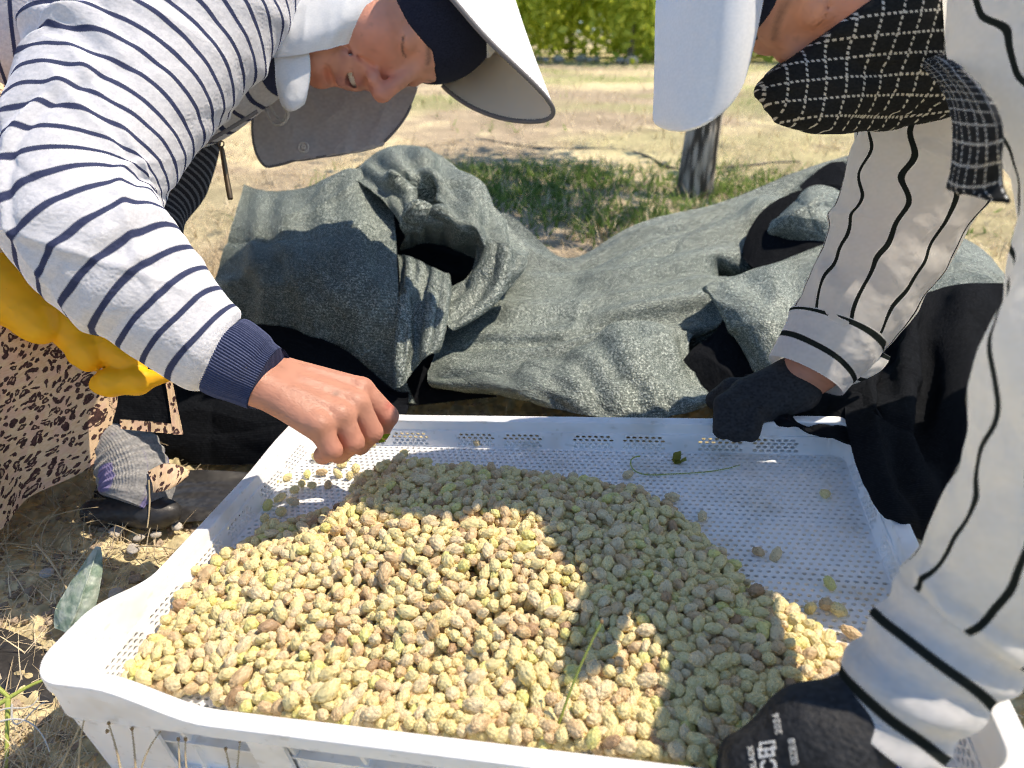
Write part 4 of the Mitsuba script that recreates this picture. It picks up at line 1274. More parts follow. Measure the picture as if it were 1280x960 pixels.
# hand (right hand, bare, pinching a green stem)
H = {k: P(*p) for k, p in dict(w0=(324, 458, .630), w1=(321, 469, .620), w2=(319, 481, .609), mi=(452, 489, .655), mm=(446, 507, .634), mr=(426, 522, .615), mp=(399, 534, .600),
                              pi=(484, 520, .664), pm=(464, 540, .642), pr=(441, 553, .620), pp=(415, 563, .603), di=(474, 541, .674), dm=(450, 556, .660), dr=(424, 567, .640), dp=(404, 569, .622),
                              ti=(462, 540, .682), tm=(434, 552, .672), tr=(410, 562, .655), tp=(412, 560, .645), c0=(365, 478, .650), c1=(420, 500, .690), c2=(456, 521, .698), c3=(472, 541, .688)).items()}
arm0 = [P(240, 425, .640 - .018), P(240, 428, .612)]
chains = [[(H['mi'], .0122), (H['pi'], .0104), (H['di'], .0090), (H['ti'], .0078)], [(H['mm'], .0122), (H['pm'], .0104), (H['dm'], .0090), (H['tm'], .0078)],
          [(H['mr'], .0118), (H['pr'], .0100), (H['dr'], .0087), (H['tr'], .0075)], [(H['mp'], .0108), (H['pp'], .0088), (H['dp'], .0078), (H['tp'], .0068)],
          [(H['c0'], .0150), (H['c1'], .0125), (H['c2'], .0108), (H['c3'], .0090)]]
palm = [(H['w0'], H['mi'], .0145, .0128), (H['w1'], H['mm'], .0165, .0130), (H['w2'], H['mr'], .0145, .0128), (H['w2'], H['mp'], .0140, .0125), (H['w0'], H['c1'], .0140, .012),
        (arm0[0], H['w0'], .0190, .0150), (arm0[1], H['w2'], .0190, .0145)]
lo, hi = bounds(list(H.values()) + arm0, .028)
hs = hand_sdf(chains, palm)


def hand_full(p):
    d = hs(p)
    for a, b in (('w0', 'mi'), ('w1', 'mm'), ('w2', 'mr')):     # tendons
        up = np.array([0, -.004, .0125])
        d = smin(d, cap(p, H[a] * .5 + H[b] * .5 + up, H[b] + up * .75, .0022, .0030), .006)
    for a in ('mi', 'mm', 'mr', 'mp'):
        d = smin(d, ell(p, H[a] + [0, -.003, .0065], (.0078, .0078, .0062)), .006)
    return d


hand_v, hand_f = nets(hand_full, lo, hi, .0017)
hand_c = skin_plain(hand_v, [(H['pi'], .014, .8), (H['pm'], .012, .6), (H['pr'], .012, .6), (H['pp'], .012, .6), (H['mi'], .014, .4), (H['c3'], .014, .7), (H['w2'], .02, .3)])
mole = np.exp(-((((hand_v - P(418, 492, .613)) @ C2W)[:, :2] ** 2).sum(1)) / .0028 ** 2)[:, None]
hand_c = hand_c * (1 - .45 * mole)
nail = np.exp(-((((hand_v - P(487, 507, .655)) @ C2W)[:, :2] ** 2).sum(1)) / .0045 ** 2)[:, None]
hand_c = hand_c * (1 - nail * np.array([.02, .30, .25]))
hw = xf(hv, MH)
neck_end = xf(np.array([[0, -.047, -.185]]), MH)[0]
bv, bf, nt = link((hw, hf), (hand_v, hand_f), [neck_end, P(240, 30, .86), P(235, -10, .76), P(165, 100, .68), P(108, 240, .615), P(170, 365, .60), arm0[1]], [.02, .05, .05, .045, .04, .033, .012])
put(pl + '__body', (bv, bf), 'mat_skin', True, color=np.vstack([hc, np.tile(SKIN, (nt, 1)), hand_c]))
# teeth
tv = []
for i in range(-6, 7):
    a = i * .0046
    m = trimesh.creation.icosphere(subdivisions=2, radius=1)
    tv.append((np.array(m.vertices) * [.0025, .0024, .0052] + [a, .0925 - 9.0 * a * a, -.0608 + 3.5 * a * a], np.array(m.faces)))
v, f = cat(tv)
put(pl + '__teeth', (xf(v, MH), f), 'mat_teeth', True)


def hw_put(key, fn, lo, hi, h, mat, **k):
    v, f = nets(fn, lo, hi, h)
    return put(key, (xf(v, MH), f), mat, True, **k)


# navy under-scarf: covers the cranium and the forehead down to the brows, and the neck
def navy(p):
    x = np.abs(p[..., 0])
    d = ell(p, (0, -.008, .040), (.085, .106, .092))
    line = p[..., 2] - (.035 - 1.05 * np.maximum(x - .028, 0)) + 0.10 * np.minimum(p[..., 1] - .06, 0)
    cut = smax(d, -line, .006)
    neck = smax(cap(p, (0, -.045, -.035), (0, -.055, -.17), .066, .075), p[..., 1] - .012 + 0 * x, .01)
    return smin(cut, neck, .012)


hw_put(pl + '__headscarf', navy, (-.12, -.15, -.20), (.12, .12, .15), .003, 'mat_navy')
# sun hat: wide visor, white outside, beige inside
vis = spline_grid([[(552, 100, .930), (585, 62, .945), (618, 15, .935), (632, -35, .90), (608, -75, .84), (555, -80, .79), (505, -75, .76)],
                   [(553, 103, .922), (595, 95, .925), (638, 78, .905), (652, 30, .865), (615, -20, .805), (557, -45, .772), (500, -70, .75)],
                   [(553, 107, .915), (603, 140, .900), (660, 152, .868), (690, 133, .828), (622, 62, .778), (568, 2, .758), (498, -62, .745)]], 60, 220)
nv_ = grid_normals(vis)
sgn = 1.0 if ((nv_[30, 110] @ C2W)[2]) < 0 else -1.0
o_in, o_out = vis - nv_ * 0.0010 * sgn, vis + nv_ * 0.0010 * sgn
hat = pl + '__sun_hat'
mid = vis
a1 = solidify(vis + nv_ * 0.0009, 0.0014)
a2 = solidify(vis - nv_ * 0.0009, 0.0014)
head_c = O_
side = np.sum((vis[30, 110] - head_c) * nv_[30, 110])
outer, inner = (a1, a2) if side > 0 else (a2, a1)
put(hat, outer, 'mat_hat_white', 40)
put(hat + '__visor_lining', inner, 'mat_hat_beige', 40, label='beige underside of the wide visor')
v, f = wire(vis[-1, ::6], .0028, 10, 260)
put(hat + '__visor_rim', (v, f), 'mat_trim_gray', True)
# crown of the hat
def crown(p):
    return smax(ell(p, (0, -.018, .046), (.092, .110, .098)), -(p[..., 2] - .075 + .3 * p[..., 1] - .045), .004)
hw_put(hat + '__crown', crown, (-.12, -.16, .0), (.12, .14, .16), .0035, 'mat_hat_white')


def cloth(key, ctrl, mat, amp=.002, seed=0, n=90, m=110, t=.0014, label=None, scale=30, dirs=(.5, 1)):
    g = spline_grid(ctrl, n, m)
    g, uv = wrinkle(g, amp, seed, scale=scale, fine=.4, dirs=dirs)
    v, f = solidify(g, t)
    return put(key, (v, f), mat, True, uv=np.vstack([uv, uv]), label=label), g


cloth(hat + '__side_flap', [[(345, -130, .88), (410, -140, .90), (480, -120, .92), (545, -90, .90)],
                            [(338, -60, .815), (400, -60, .80), (455, -60, .80), (520, -50, .815)],
                            [(337, 10, .79), (393, 5, .778), (442, 0, .778), (488, 0, .795)],
                            [(340, 50, .788), (390, 42, .778), (432, 33, .782), (468, 30, .80)],
                            [(343, 73, .792), (386, 66, .787), (422, 57, .793), (452, 46, .812)]], 'mat_hat_white', .0022, 21, label='white near-side neck flap of the hat')
cloth(hat + '__flap_tip', [[(343, 68, .796), (364, 68, .793), (386, 64, .791)], [(345, 95, .80), (366, 98, .796), (388, 94, .795)], [(348, 118, .806), (364, 124, .80), (384, 116, .80)], [(356, 134, .812), (366, 137, .806), (379, 128, .806)]], 'mat_hat_white', .0015, 22, 40, 30)
_, g = cloth(hat + '__far_flap', [[(335, 80, .955), (400, 75, .975), (470, 78, .985), (528, 92, .985)],
                                  [(316, 145, .952), (390, 140, .965), (458, 135, .975), (514, 132, .978)],
                                  [(320, 190, .95), (388, 185, .958), (447, 178, .965), (496, 162, .972)],
                                  [(335, 209, .95), (390, 198, .955), (440, 189, .962), (478, 178, .968)]], 'mat_hat_gray', .0035, 23, label='gray inside of the far-side neck flap with a snap button', scale=22)
for edge in (g[-1, ::4], g[30:, -1][::3], g[30:, 0][::3]):
    v, f = wire(edge, .0018, 8, 120)
    put(hat + '__flap_trim', (v, f), 'mat_trim_gray', True)
c_ = P(379.5, 184, .951); 
for R0, r0, key in ((.0062, .0016, 'snap_button'), (.0022, .0018, 'snap_button')):
    m = trimesh.creation.torus(R0, r0, major_sections=28, minor_sections=10)
    put(hat + '__' + key, (np.array(m.vertices) @ np.stack([RIGHT, DOWN, FWD], 0) + c_, np.array(m.faces)), 'mat_button', True)
for pts in ([(330, 128, .90), (342, 140, .885), (354, 150, .875), (358, 142, .868), (356, 136, .86)], [(331, 127, .90), (336, 146, .885), (350, 156, .874), (360, 146, .866), (358, 136, .86)]):
    v, f = wire(pts, .0016, 8, 60, world=False)
    put(hat + '__cord', (v, f), 'mat_cord', True)

# sweater: torso, near sleeve, far sleeve
sw = pl + '__sweater'
tf = rand_folds(3, 26, 0, .7, 0, 1, (-.06, .06), (.012, .03), (.5, 1.2), (.003, .008))
v, f, uv = tube([(338, 52, .86, 62), (300, 56, .865, 86), (235, 54, .87, 128), (120, 30, .885, 170), (-60, 10, .90, 195), (-260, 60, .91, 195), (-400, 150, .90, 185)], 220, 150, up=(0, .3, 1), pix_r=True, flat=.92,
                disp=lambda S, TH, g: folds(S, TH, tf) + .008 * (meshkit.fbm(g * 14, 3, 3) - .5))
put(sw, (v, f), 'mat_sweater', True, uv=uv)
slf = rand_folds(5, 18, .06, .22, 0, 1, (-.16, .16), (.010, .020), (.4, 1.0), (.002, .006)) + rand_folds(6, 34, .225, .335, .45, 1.05, (-.06, .06), (.004, .009), (.4, 1.0), (.0025, .0065)) + rand_folds(7, 22, .36, .50, 0, 1, (-.12, .12), (.006, .014), (.4, 1.0), (.0015, .0042)) + rand_folds(8, 16, .49, .55, 0, 1, (-.02, .02), (.004, .008), (.5, 1.2), (.002, .004))
v, f, uv = tube([(300, -110, .80, 110), (243, -20, .745, 116), (168, 95, .68, 108), (108, 200, .628, 100), (98, 258, .606, 95), (132, 314, .595, 89), (199, 380, .598, 73), (242, 418, .604, 62), (268, 437, .608, 57), (280, 443, .610, 47)], 360, 220, up=(0.2, .9, .3), pix_r=True,
                disp=lambda S, TH, g: folds(S, TH, slf) + .006 * (meshkit.fbm(g * 22, 3, 8) - .5))
put(sw + '__sleeve', (v, f), 'mat_sweater', True, uv=uv, label='striped near sleeve reaching over the crate')
v, f, uv = tube([(268, 434, .608, 49), (285, 446, .6105, 53), (305, 458, .613, 50), (325, 470, .6155, 43.5), (331, 473, .616, 42), (329, 472, .616, 37), (318, 466, .615, 36)], 70, 300, up=(0.2, .9, .3), pix_r=True, caps=False,
                disp=lambda S, TH, g: .0006 * np.sin(TH * 92) + .003 * (meshkit.fbm(g * 30, 2, 4) - .5))
put(sw + '__cuff', (v, f), 'mat_cuff', True, uv=uv, label='navy ribbed cuff of the near sleeve')
v, f, uv = tube([(215, 120, .93, 60), (200, 215, .93, 58), (186, 270, .90, 42), (180, 312, .87, 38), (150, 340, .85, 34)], 80, 60, pix_r=True)
put(sw + '__far_sleeve', (v, f), 'mat_rib_gray', True, uv=uv, label='dark ribbed far sleeve glimpsed behind the near elbow')
# zip hem and pull
v, f = wire([(322, 139, .815), (300, 153, .812), (275, 168, .808), (248, 183, .803), (218, 197, .80)], .0022, 8, 90, world=False)
put(sw + '__zip', (v, f), 'mat_trim_gray', True)
m = trimesh.creation.torus(.0032, .0008, major_sections=20, minor_sections=8)
put(sw + '__zip_ring', (np.array(m.vertices) @ np.stack([RIGHT, DOWN, FWD], 0) + P(276.5, 180, .805), np.array(m.faces)), 'mat_brass', True)
v, f, _ = tube([(277, 184, .805, 2.2), (278, 190, .805, 2.9), (282, 215, .805, 3.2), (287, 243, .805, 3.6), (288, 249, .805, 3.2)], 60, 14, pix_r=True)
put(sw + '__zip_pull', (v, f), 'mat_brass', True, label='slim bronze zip pull hanging from the sweater front')

# skirt: a hanging tube of cloth around the bent legs
n, m = 170, 420
t = np.linspace(0, 1, n)[:, None]; th = np.linspace(0, 2 * np.pi, m, endpoint=False)[None]
zt = 0.50 - t * 0.435
r_sk = 1 + .06 * t * np.sin(5 * th + 1.0) + .045 * t * np.sin(9 * th + 2 * t) + .02 * np.sin(15 * th)
tp_ = .35 + .65 * np.clip(t * 6, 0, 1) ** .5
gx = -.680 + (.205 + .02 * t) * tp_ * r_sk * np.cos(th); gy = .690 + (.17 + .025 * t) * tp_ * r_sk * np.sin(th)
sg = np.stack([gx + 0 * t, gy + 0 * t, zt + 0 * th + .018 * t * np.sin(th * 2 + .5)], -1)
per = np.linalg.norm(np.diff(sg[-1], axis=0), axis=1); arc = np.r_[0, np.cumsum(per)]
uv = np.stack(np.broadcast_arrays(t * .465, arc[None]), -1)[..., ::-1].reshape(-1, 2)
put(pl + '__skirt', (sg.reshape(-1, 3), grid_faces(n, m, True)[:, ::-1]), 'mat_leopard', True, uv=uv, label='tan leopard print skirt hanging to the ground')
# dark under-garment with a leopard hem, sock and shoe
cloth(pl + '__apron', [[(120, 440, .80), (165, 440, .80), (215, 450, .80)], [(125, 490, .79), (170, 490, .79), (220, 490, .79)], [(130, 528, .785), (175, 532, .785), (224, 538, .785)]], 'mat_net_dark', .003, 31, 60, 60, label='black apron hem below the sleeve')
cloth(pl + '__apron_hem', [[(150, 524, .783), (190, 527, .783), (227, 531, .783)], [(152, 536, .782), (190, 540, .782), (228, 543, .782)]], 'mat_leopard', .001, 32, 20, 60)
cloth(pl + '__apron_hem', [[(206, 470, .786), (214, 470, .786)], [(212, 505, .784), (221, 505, .784)], [(217, 543, .781), (229, 543, .781)]], 'mat_leopard', .001, 33, 50, 16)
skf = [(s, 0, .0, .0035, 9, .0022) for s in np.linspace(.01, .15, 13)]
v, f, uv = tube([(120, 550, .81, 26), (150, 556, .805, 36), (165, 582, .80, 39), (172, 608, .79, 40), (165, 632, .78, 36)], 120, 90, pix_r=True, disp=lambda S, TH, g: folds(S, TH, skf) + .005 * (meshkit.fbm(g * 40, 2, 2) - .5))
scene['mat_sock'] = bumped(proc(lambda p, n, uv: .0009 * (.5 + .5 * dr.sin(uv.y * 2 * math.pi * 70)) + .0007 * noise(p.x * 500, p.y * 500, p.z * 500), 5e-4), principled(proc(lambda p, n, uv: mix(mix((.20, .20, .20), (.36, .36, .36), noise(p.x * 500, p.y * 500, p.z * 500)), (.20, .18, .34), smoothstep(.63, .67, fbm(uv.x * 30, uv.y * 5, 3.0, 2)) * smoothstep(.02, .05, uv.x))), .9, .1))
put(pl + '__sock', (v, f), 'mat_sock', True, uv=uv, label='thick gray knitted sock with a violet streak')
cloth(pl + '__sock_cuff', [[(185, 590, .765), (210, 580, .765), (236, 588, .772)], [(190, 605, .755), (212, 600, .755), (236, 592, .765)], [(190, 616, .755), (208, 612, .752), (228, 600, .762)]], 'mat_leopard', .002, 34, 40, 40, label='small leopard print ankle cloth above the shoe')
def shoe(p):
    d = cap(p, P(120, 640, .79), P(195, 640, .775), .016, .015)
    d = smin(d, cap(p, P(190, 645, .775), P(215, 641, .775), .013, .010), .02)
    return smax(d, -(p[..., 2] - .002), .004)
lo, hi = bounds([P(120, 628, .79), P(238, 622, .765)], .05)
v, f = nets(shoe, lo, hi, .004)
put(pl + '__shoe', (v, f), 'mat_plastic_black', True, label='black shoe under the skirt hem')

# yellow work glove tucked in at the waist, its fingers hanging below the sleeve
gl = [[(-45, 320, .675, 46), (12, 368, .670, 38), (44, 400, .667, 26), (52, 410, .666, 20)], [(60, 385, .69, 24), (90, 412, .688, 24), (108, 440, .686, 21), (114, 450, .686, 15)],
      [(95, 405, .70, 22), (132, 432, .698, 24), (160, 450, .697, 19), (172, 456, .697, 12)], [(212, 470, .692, 7), (172, 477, .690, 16), (138, 478, .689, 18), (126, 480, .689, 13)],
      [(-60, 320, .705, 60), (30, 355, .705, 40), (110, 395, .705, 28), (175, 440, .705, 14)]]
GL = [[(P(*q[:3]), q[3] * q[2] / FPX) for q in ch] for ch in gl]
def glove_y(p):
    d = None
    for ch in GL:
        e = None
        for (a, ra), (b, rb) in zip(ch[:-1], ch[1:]):
            c_ = cap(p, a, b, ra, rb); e = c_ if e is None else smin(e, c_, .006)
        d = e if d is None else smin(d, e, .0012)
    return d + .0040 * (meshkit.fbm(p * 55, 3, 3) - .5)
lo, hi = bounds([q[0] for ch in GL for q in ch], .055)
v, f = nets(glove_y, lo, hi, .0026)
put('work_glove', (v, f), 'mat_yellow', True, label='yellow work glove hanging by the leopard skirt below the striped sleeve', cat='glove')
# ------------------------------------------------------------------ the person on the right
pr_ = 'person_001'
tag(pr_, 'woman in white cap, black checked scarf and white blouse, holding the crate in black gloves', 'person')
U2, F2 = (-0.94, -0.34, 0.05), (-0.32, 0.92, 0.06)
M2 = frame(F2, U2, np.zeros(3))
O2 = P(1040, 136, .522) - M2[:3, :3] @ np.array([0, .1235, -.031])
M2[:3, 3] = O2
Mi2 = np.linalg.inv(M2)


def navy2(p):
    d = ell(p, (0, -.008, .040), (.081, .101, .083))
    line = p[..., 2] - .020 + 0.10 * np.minimum(p[..., 1] - .06, 0) + .30 * np.minimum(p[..., 1], 0)
    return smax(d, -line, .006)


v, f = nets(navy2, (-.12, -.15, -.10), (.12, .12, .15), .003)
put(pr_ + '__headscarf', (xf(v, M2), f), 'mat_navy', True)


def crown2(p):
    return smax(ell(p, (0, -.010, .044), (.086, .106, .080)), -(p[..., 2] - .075 + .25 * np.minimum(p[..., 1], .05)), .004)


cp = pr_ + '__cap'
v, f = nets(crown2, (-.12, -.16, .0), (.12, .14, .17), .0035)
put(cp, (xf(v, M2), f), 'mat_hat_white', True)
g = spline_grid([[(962, -70, 0.484), (955, -62, 0.469), (925, -50, 0.462), (885, -30, 0.474), (848, -10, 0.509), (832, -15, 0.544), (826, -30, 0.574)],
                 [(952, -10, 0.484), (944, 0, 0.471), (912, 18, 0.466), (872, 22, 0.482), (838, 25, 0.514), (825, 20, 0.544), (822, 10, 0.569)],
                 [(945, 25, 0.486), (936, 48, 0.474), (905, 66, 0.470), (864, 74, 0.486), (830, 76, 0.518), (822, 72, 0.542), (821, 60, 0.564)],
                 [(934, 75, 0.490), (927, 96, 0.479), (900, 118, 0.476), (858, 126, 0.489), (826, 128, 0.520), (820, 122, 0.541), (820, 110, 0.559)],
                 [(928, 92, 0.494), (918, 118, 0.482), (892, 146, 0.480), (857, 161, 0.492), (828, 157, 0.522), (819, 148, 0.540), (819, 135, 0.554)]], 130, 150)
v, f = solidify(g, .0032)
uv = arc_uv(g)
put(cp + '__visor', (v, f), 'mat_cap', True, uv=np.vstack([uv, uv]), label='curved white visor pointing down')
v, f = wire(np.vstack([g[::5, 0], g[-1, 4::4], g[::-5, -1]]), .0018, 8, 300)
put(cp + '__visor_edge', (v, f), 'mat_hat_white', True)

# checked scarf over the lower face and neck
SC = [[(P(*q[:3]), q[3] * q[2] / FPX) for q in ch] for ch in [[(995, 104, .532, 44), (1040, 84, .538, 67), (1115, 66, .562, 82), (1190, 44, .600, 84)], [(1010, 60, .60, 60), (1100, 40, .63, 80), (1190, 30, .66, 80)]]]
pn = C2W @ (np.array([98, 130, 25]) / np.linalg.norm([98, 130, 25])); p0 = P(1016, 52, .50)


def scarf(p):
    d = None
    for ch in SC:
        for (a, ra), (b, rb) in zip(ch[:-1], ch[1:]):
            c_ = cap(p, a, b, ra, rb); d = c_ if d is None else smin(d, c_, .03)
    d = smin(d, head_sdf(xf(p, Mi2).astype(np.float32)) - .0075, .012)
    w = meshkit.fbm(p * np.array([18, 18, 60], np.float32) + 3, 3, 5)
    d = d + .007 * (np.abs(2 * w - 1) - .3) + .006 * (meshkit.fbm(p * 26, 2, 5) - .5)
    return smax(d, -((p - p0.astype(np.float32)) @ pn.astype(np.float32)), .008)


lo, hi = bounds([q[0] for ch in SC for q in ch], .085)
v, f = nets(scarf, lo, hi, .003)
loc = xf(v, Mi2)
e1, e2 = M2[:3, :3] @ [0, .45, 1.0], M2[:3, :3] @ [0.25, 1.0, -.40]
uv = np.stack([(v - O2) @ (e1 / np.linalg.norm(e1)), (v - O2) @ (e2 / np.linalg.norm(e2))], 1)
uv = uv + .006 * (np.stack([meshkit.fbm(v * 20, 2, 7), meshkit.fbm(v * 20, 2, 8)], 1) - .5)
put(pr_ + '__scarf', (v, f), 'mat_scarf', True, uv=uv, label='black scarf with a white checked thread pattern')
g = spline_grid([[(1120, 70, .56), (1140, 66, .55), (1160, 62, .54)], [(1186, 118, .43), (1210, 120, .38), (1236, 124, .343)], [(1194, 200, .40), (1222, 206, .36), (1252, 196, .340)], [(1190, 232, .40), (1222, 246, .362), (1262, 254, .345)]], 80, 50)
g, uv = wrinkle(g, .002, 41, scale=40, fine=.6, dirs=(.2, 1))
v, f = solidify(g, .002)
put(pr_ + '__scarf_end', (v, f), 'mat_scarf', True, uv=np.vstack([uv, uv]), label='loose end of the checked scarf hanging down')

# blouse
bl = pr_ + '__blouse'
tf2 = rand_folds(13, 20, 0, .7, 0, 1, (-.06, .06), (.010, .03), (.5, 1.2), (.003, .009))
v, f, uv = tube([(.375, .640, .510, .050), (.43, .545, .515, .09), (.50, .510, .510, .120), (.62, .52, .465, .14), (.80, .55, .38, .16), (.98, .58, .26, .17)], 200, 150, up=(-.35, -.93, 0), flat=.55, world=True, seam=True,
                disp=lambda S, TH, g: folds(S, TH, tf2) + .010 * (meshkit.fbm(g * 13, 3, 3) - .5))
put(bl, (v, f), 'mat_shirt', True, uv=uv)
ff = rand_folds(14, 30, .02, .33, 0, 1, (-.06, .06), (.007, .018), (.4, 1.1), (.003, .008))
v, f, uv = tube([(1258, -30, .625, 96), (1190, 110, .660, 82), (1136, 240, .690, 79), (1090, 345, .700, 68), (1050, 405, .70, 60), (1040, 420, .70, 57)], 240, 170, pix_r=True, up=(0, 1, .3), caps=False, seam=True,
                disp=lambda S, TH, g: folds(S, TH, ff) + .006 * (meshkit.fbm(g * 20, 3, 6) - .5))
put(bl + '__sleeve', (v, f), 'mat_shirt', True, uv=uv, label='far sleeve with wavy black lines, reaching to the far rim of the crate')
v, f, uv = tube([(1047, 408, .70, 60), (1040, 421, .70, 58), (1022, 446, .70, 53), (1006, 469, .70, 49)], 70, 120, pix_r=True, up=(0, 1, .3), caps=False, seam=True, disp=lambda S, TH, g: .003 * (meshkit.fbm(g * 40, 2, 6) - .5))
put(bl + '__cuff', (v, f), 'mat_shirt_cuff', True, uv=uv)
cloth(bl + '__cuff', [[(1088, 436, .695), (1100, 440, .69), (1110, 446, .70)], [(1066, 456, .69), (1082, 462, .686), (1096, 464, .695)], [(1044, 470, .69), (1054, 478, .686), (1062, 480, .69)]], 'mat_shirt_cuff', .002, 42, 40, 40)
nf = rand_folds(15, 60, .04, .60, 0, 1, (-.08, .08), (.006, .014), (.4, 1.1), (.001, .0034)) + rand_folds(16, 12, .46, .56, 0, 1, (-.03, .03), (.005, .010), (.5, 1.2), (.002, .004))
v, f, uv = tube([(1330, -190, .44, 90), (1342, -70, .428, 138), (1352, 50, .415, 144), (1370, 150, .388, 106), (1376, 220, .374, 88), (1372, 300, .358, 86), (1358, 400, .338, 90), (1344, 460, .328, 100), (1332, 545, .328, 98), (1290, 650, .340, 98), (1232, 742, .356, 90), (1208, 770, .3605, 90)], 420, 200, pix_r=True, up=(0, 1, .3), caps=False, seam=True,
                disp=lambda S, TH, g: folds(S, TH, nf) + .005 * (meshkit.fbm(g * 22, 3, 9) - .5))
put(bl + '__sleeve', (v, f), 'mat_shirt', True, uv=uv, label='near sleeve in the right foreground')
v, f, uv = tube([(1222, 752, .3615, 82), (1196, 786, .363, 84), (1150, 842, .364, 78), (1110, 890, .365, 73), (1090, 914, .366, 71)], 120, 170, pix_r=True, up=(0, 1, .3), caps=False, seam=True,
                disp=lambda S, TH, g: .004 * (meshkit.fbm(g * 32, 3, 9) - .5) + .0016 * np.sin(S * 260 + 3 * np.sin(TH)))
put(bl + '__cuff', (v, f), 'mat_shirt_cuff', True, uv=uv, label='turned back cuff above the lettered glove')
v, f, uv = tube([(1140, 880, .366, 54), (1108, 922, .3665, 58), (1078, 962, .367, 58)], 60, 90, pix_r=True, up=(0, 1, .3), caps=False)
put(pr_ + '__undersleeve', (v, f), 'mat_floral', True, uv=uv, label='blue flowered under-sleeve showing below the cuff')

# kneeling legs, outside the picture
for sy in (-.10, .10):
    v, f, uv = tube([(1.02, .58 + sy * .6, .27, .10), (.90, .56 + sy, .20, .095), (.74, .55 + sy * 1.2, .09, .072), (.73, .55 + sy * 1.2, .065, .062), (.86, .56 + sy * 1.2, .055, .055), (1.10, .58 + sy, .05, .045)], 90, 50, world=True, up=(0, 1, 0))
    put(pr_ + '__trouser_leg', (v, f), 'mat_trousers', True, uv=uv)
# near hand in its glove, gripping the near rim
G = {k: P(*p) for k, p in dict(a0=(1115, 880, .366), w=(1015, 917, .366), w2=(1040, 950, .362), k1=(940, 950, .372), k2=(950, 990, .366), k3=(985, 1035, .362), k4=(1015, 1062, .360),
                              p1=(915, 1010, .392), p2=(925, 1048, .386), p3=(952, 1085, .382), p4=(990, 1105, .380), t1=(925, 1030, .412), t2=(935, 1065, .408), t3=(958, 1100, .404), t4=(990, 1118, .400), th0=(975, 935, .378), th1=(930, 950, .392), th2=(915, 975, .405)).items()}
chains = [[(G['k1'], .0125), (G['p1'], .0105), (G['t1'], .0092)], [(G['k2'], .0135), (G['p2'], .0115), (G['t2'], .0100)], [(G['k3'], .0130), (G['p3'], .0110), (G['t3'], .0098)], [(G['k4'], .0120), (G['p4'], .0100), (G['t4'], .0088)],
          [(G['th0'], .0165), (G['th1'], .0135), (G['th2'], .0110)]]
palm = [(G['w'], G['k1'], .0190, .0145), (G['w'], G['k2'], .0190, .0150), (G['w2'], G['k3'], .0210, .0140), (G['w2'], G['k4'], .0200, .0130), (G['a0'], G['w'], .0195, .0190), (G['a0'], G['w2'], .0195, .0195)]
lo, hi = bounds(list(G.values()), .034)
v, f = nets(hand_sdf(chains, palm, .004, .014), lo, hi, .0022)
put(pr_ + '__glove', (v, f), 'mat_black_glove', True, label='black work glove with white lettering on the near hand')
v, f, uv = tube([(1090, 912, .366, 50), (1072, 914, .366, 58), (1056, 916, .366, 60), (1046, 920, .366, 56), (1050, 924, .366, 48)], 50, 90, pix_r=True, up=(0, 1, .3), caps=False, disp=lambda S, TH, g: .003 * (meshkit.fbm(g * 50, 2, 9) - .5))
put(pr_ + '__glove_cuff', (v, f), 'mat_black_glove', True, uv=uv)
# far hand in its glove, thumb over the far rim
K = {k: P(*p) for k, p in dict(a0=(1030, 455, .705), w=(990, 476, .715), w2=(1000, 490, .706), k1=(932, 490, .722), k2=(948, 499, .712), k3=(962, 509, .704), p1=(906, 506, .706), p2=(924, 513, .698), p3=(942, 520, .692),
                              q1=(903, 537, .694), q2=(920, 541, .688), q3=(938, 541, .682), th0=(950, 490, .735), th1=(915, 488, .75), th2=(895, 500, .765)).items()}
chains = [[(K['k1'], .0125), (K['p1'], .0110), (K['q1'], .0095)], [(K['k2'], .0125), (K['p2'], .0110), (K['q2'], .0095)], [(K['k3'], .0120), (K['p3'], .0105), (K['q3'], .0092)], [(K['th0'], .0160), (K['th1'], .0135), (K['th2'], .0112)]]
palm = [(K['w'], K['k1'], .0215, .0150), (K['w'], K['k2'], .0215, .0150), (K['w2'], K['k3'], .0200, .0145)]
lo, hi = bounds(list(K.values()), .03)
v, f = nets(hand_sdf(chains, palm, .004, .012), lo, hi, .0024)
put(pr_ + '__glove', (v, f), 'mat_black_glove', True, label='black glove holding the far rim of the crate')
v, f, uv = tube([(1040, 440, .705, 30), (1012, 464, .708, 32), (995, 474, .712, 29), (985, 480, .715, 24)], 60, 60, pix_r=True, up=(0, 1, .3))
hw2 = xf(hv, M2)
bv, bf, nt = link((hw2, hf), (v, f), [xf(np.array([[0, -.047, -.185]]), M2)[0], P(1230, 10, .62), P(1225, 20, .71), P(1140, 235, .706), P(1060, 395, .70), P(1040, 440, .705)], [.02, .03, .02, .014, .014, .018])
put(pr_ + '__body', (bv, bf), 'mat_skin', True, color=np.vstack([head_color(hv, 0.0) * .9, np.tile(SKIN, (nt, 1)), skin_plain(v) * .9]))
# ------------------------------------------------------------------ small things
# lettering on the back of the near glove: each letter's points are laid on the glove's surface
_gk = [k for k in scene if k.startswith(pr_ + '__glove') and 'cuff' not in k][0]
_gv = meshkit.WRITTEN[scene[_gk]['filename']]
_gv, _gn = _gv[0].astype(float), _gv[2]
_front = ((CAM - _gv) * _gn).sum(1) > 0
_gv, _gn = _gv[_front], np.asarray(_gn)[_front]
_cam = (_gv - CAM) @ C2W
_pix = np.c_[640 + FPX * _cam[:, 0] / _cam[:, 2], 480 + FPX * _cam[:, 1] / _cam[:, 2]]
_kd = cKDTree(_pix)


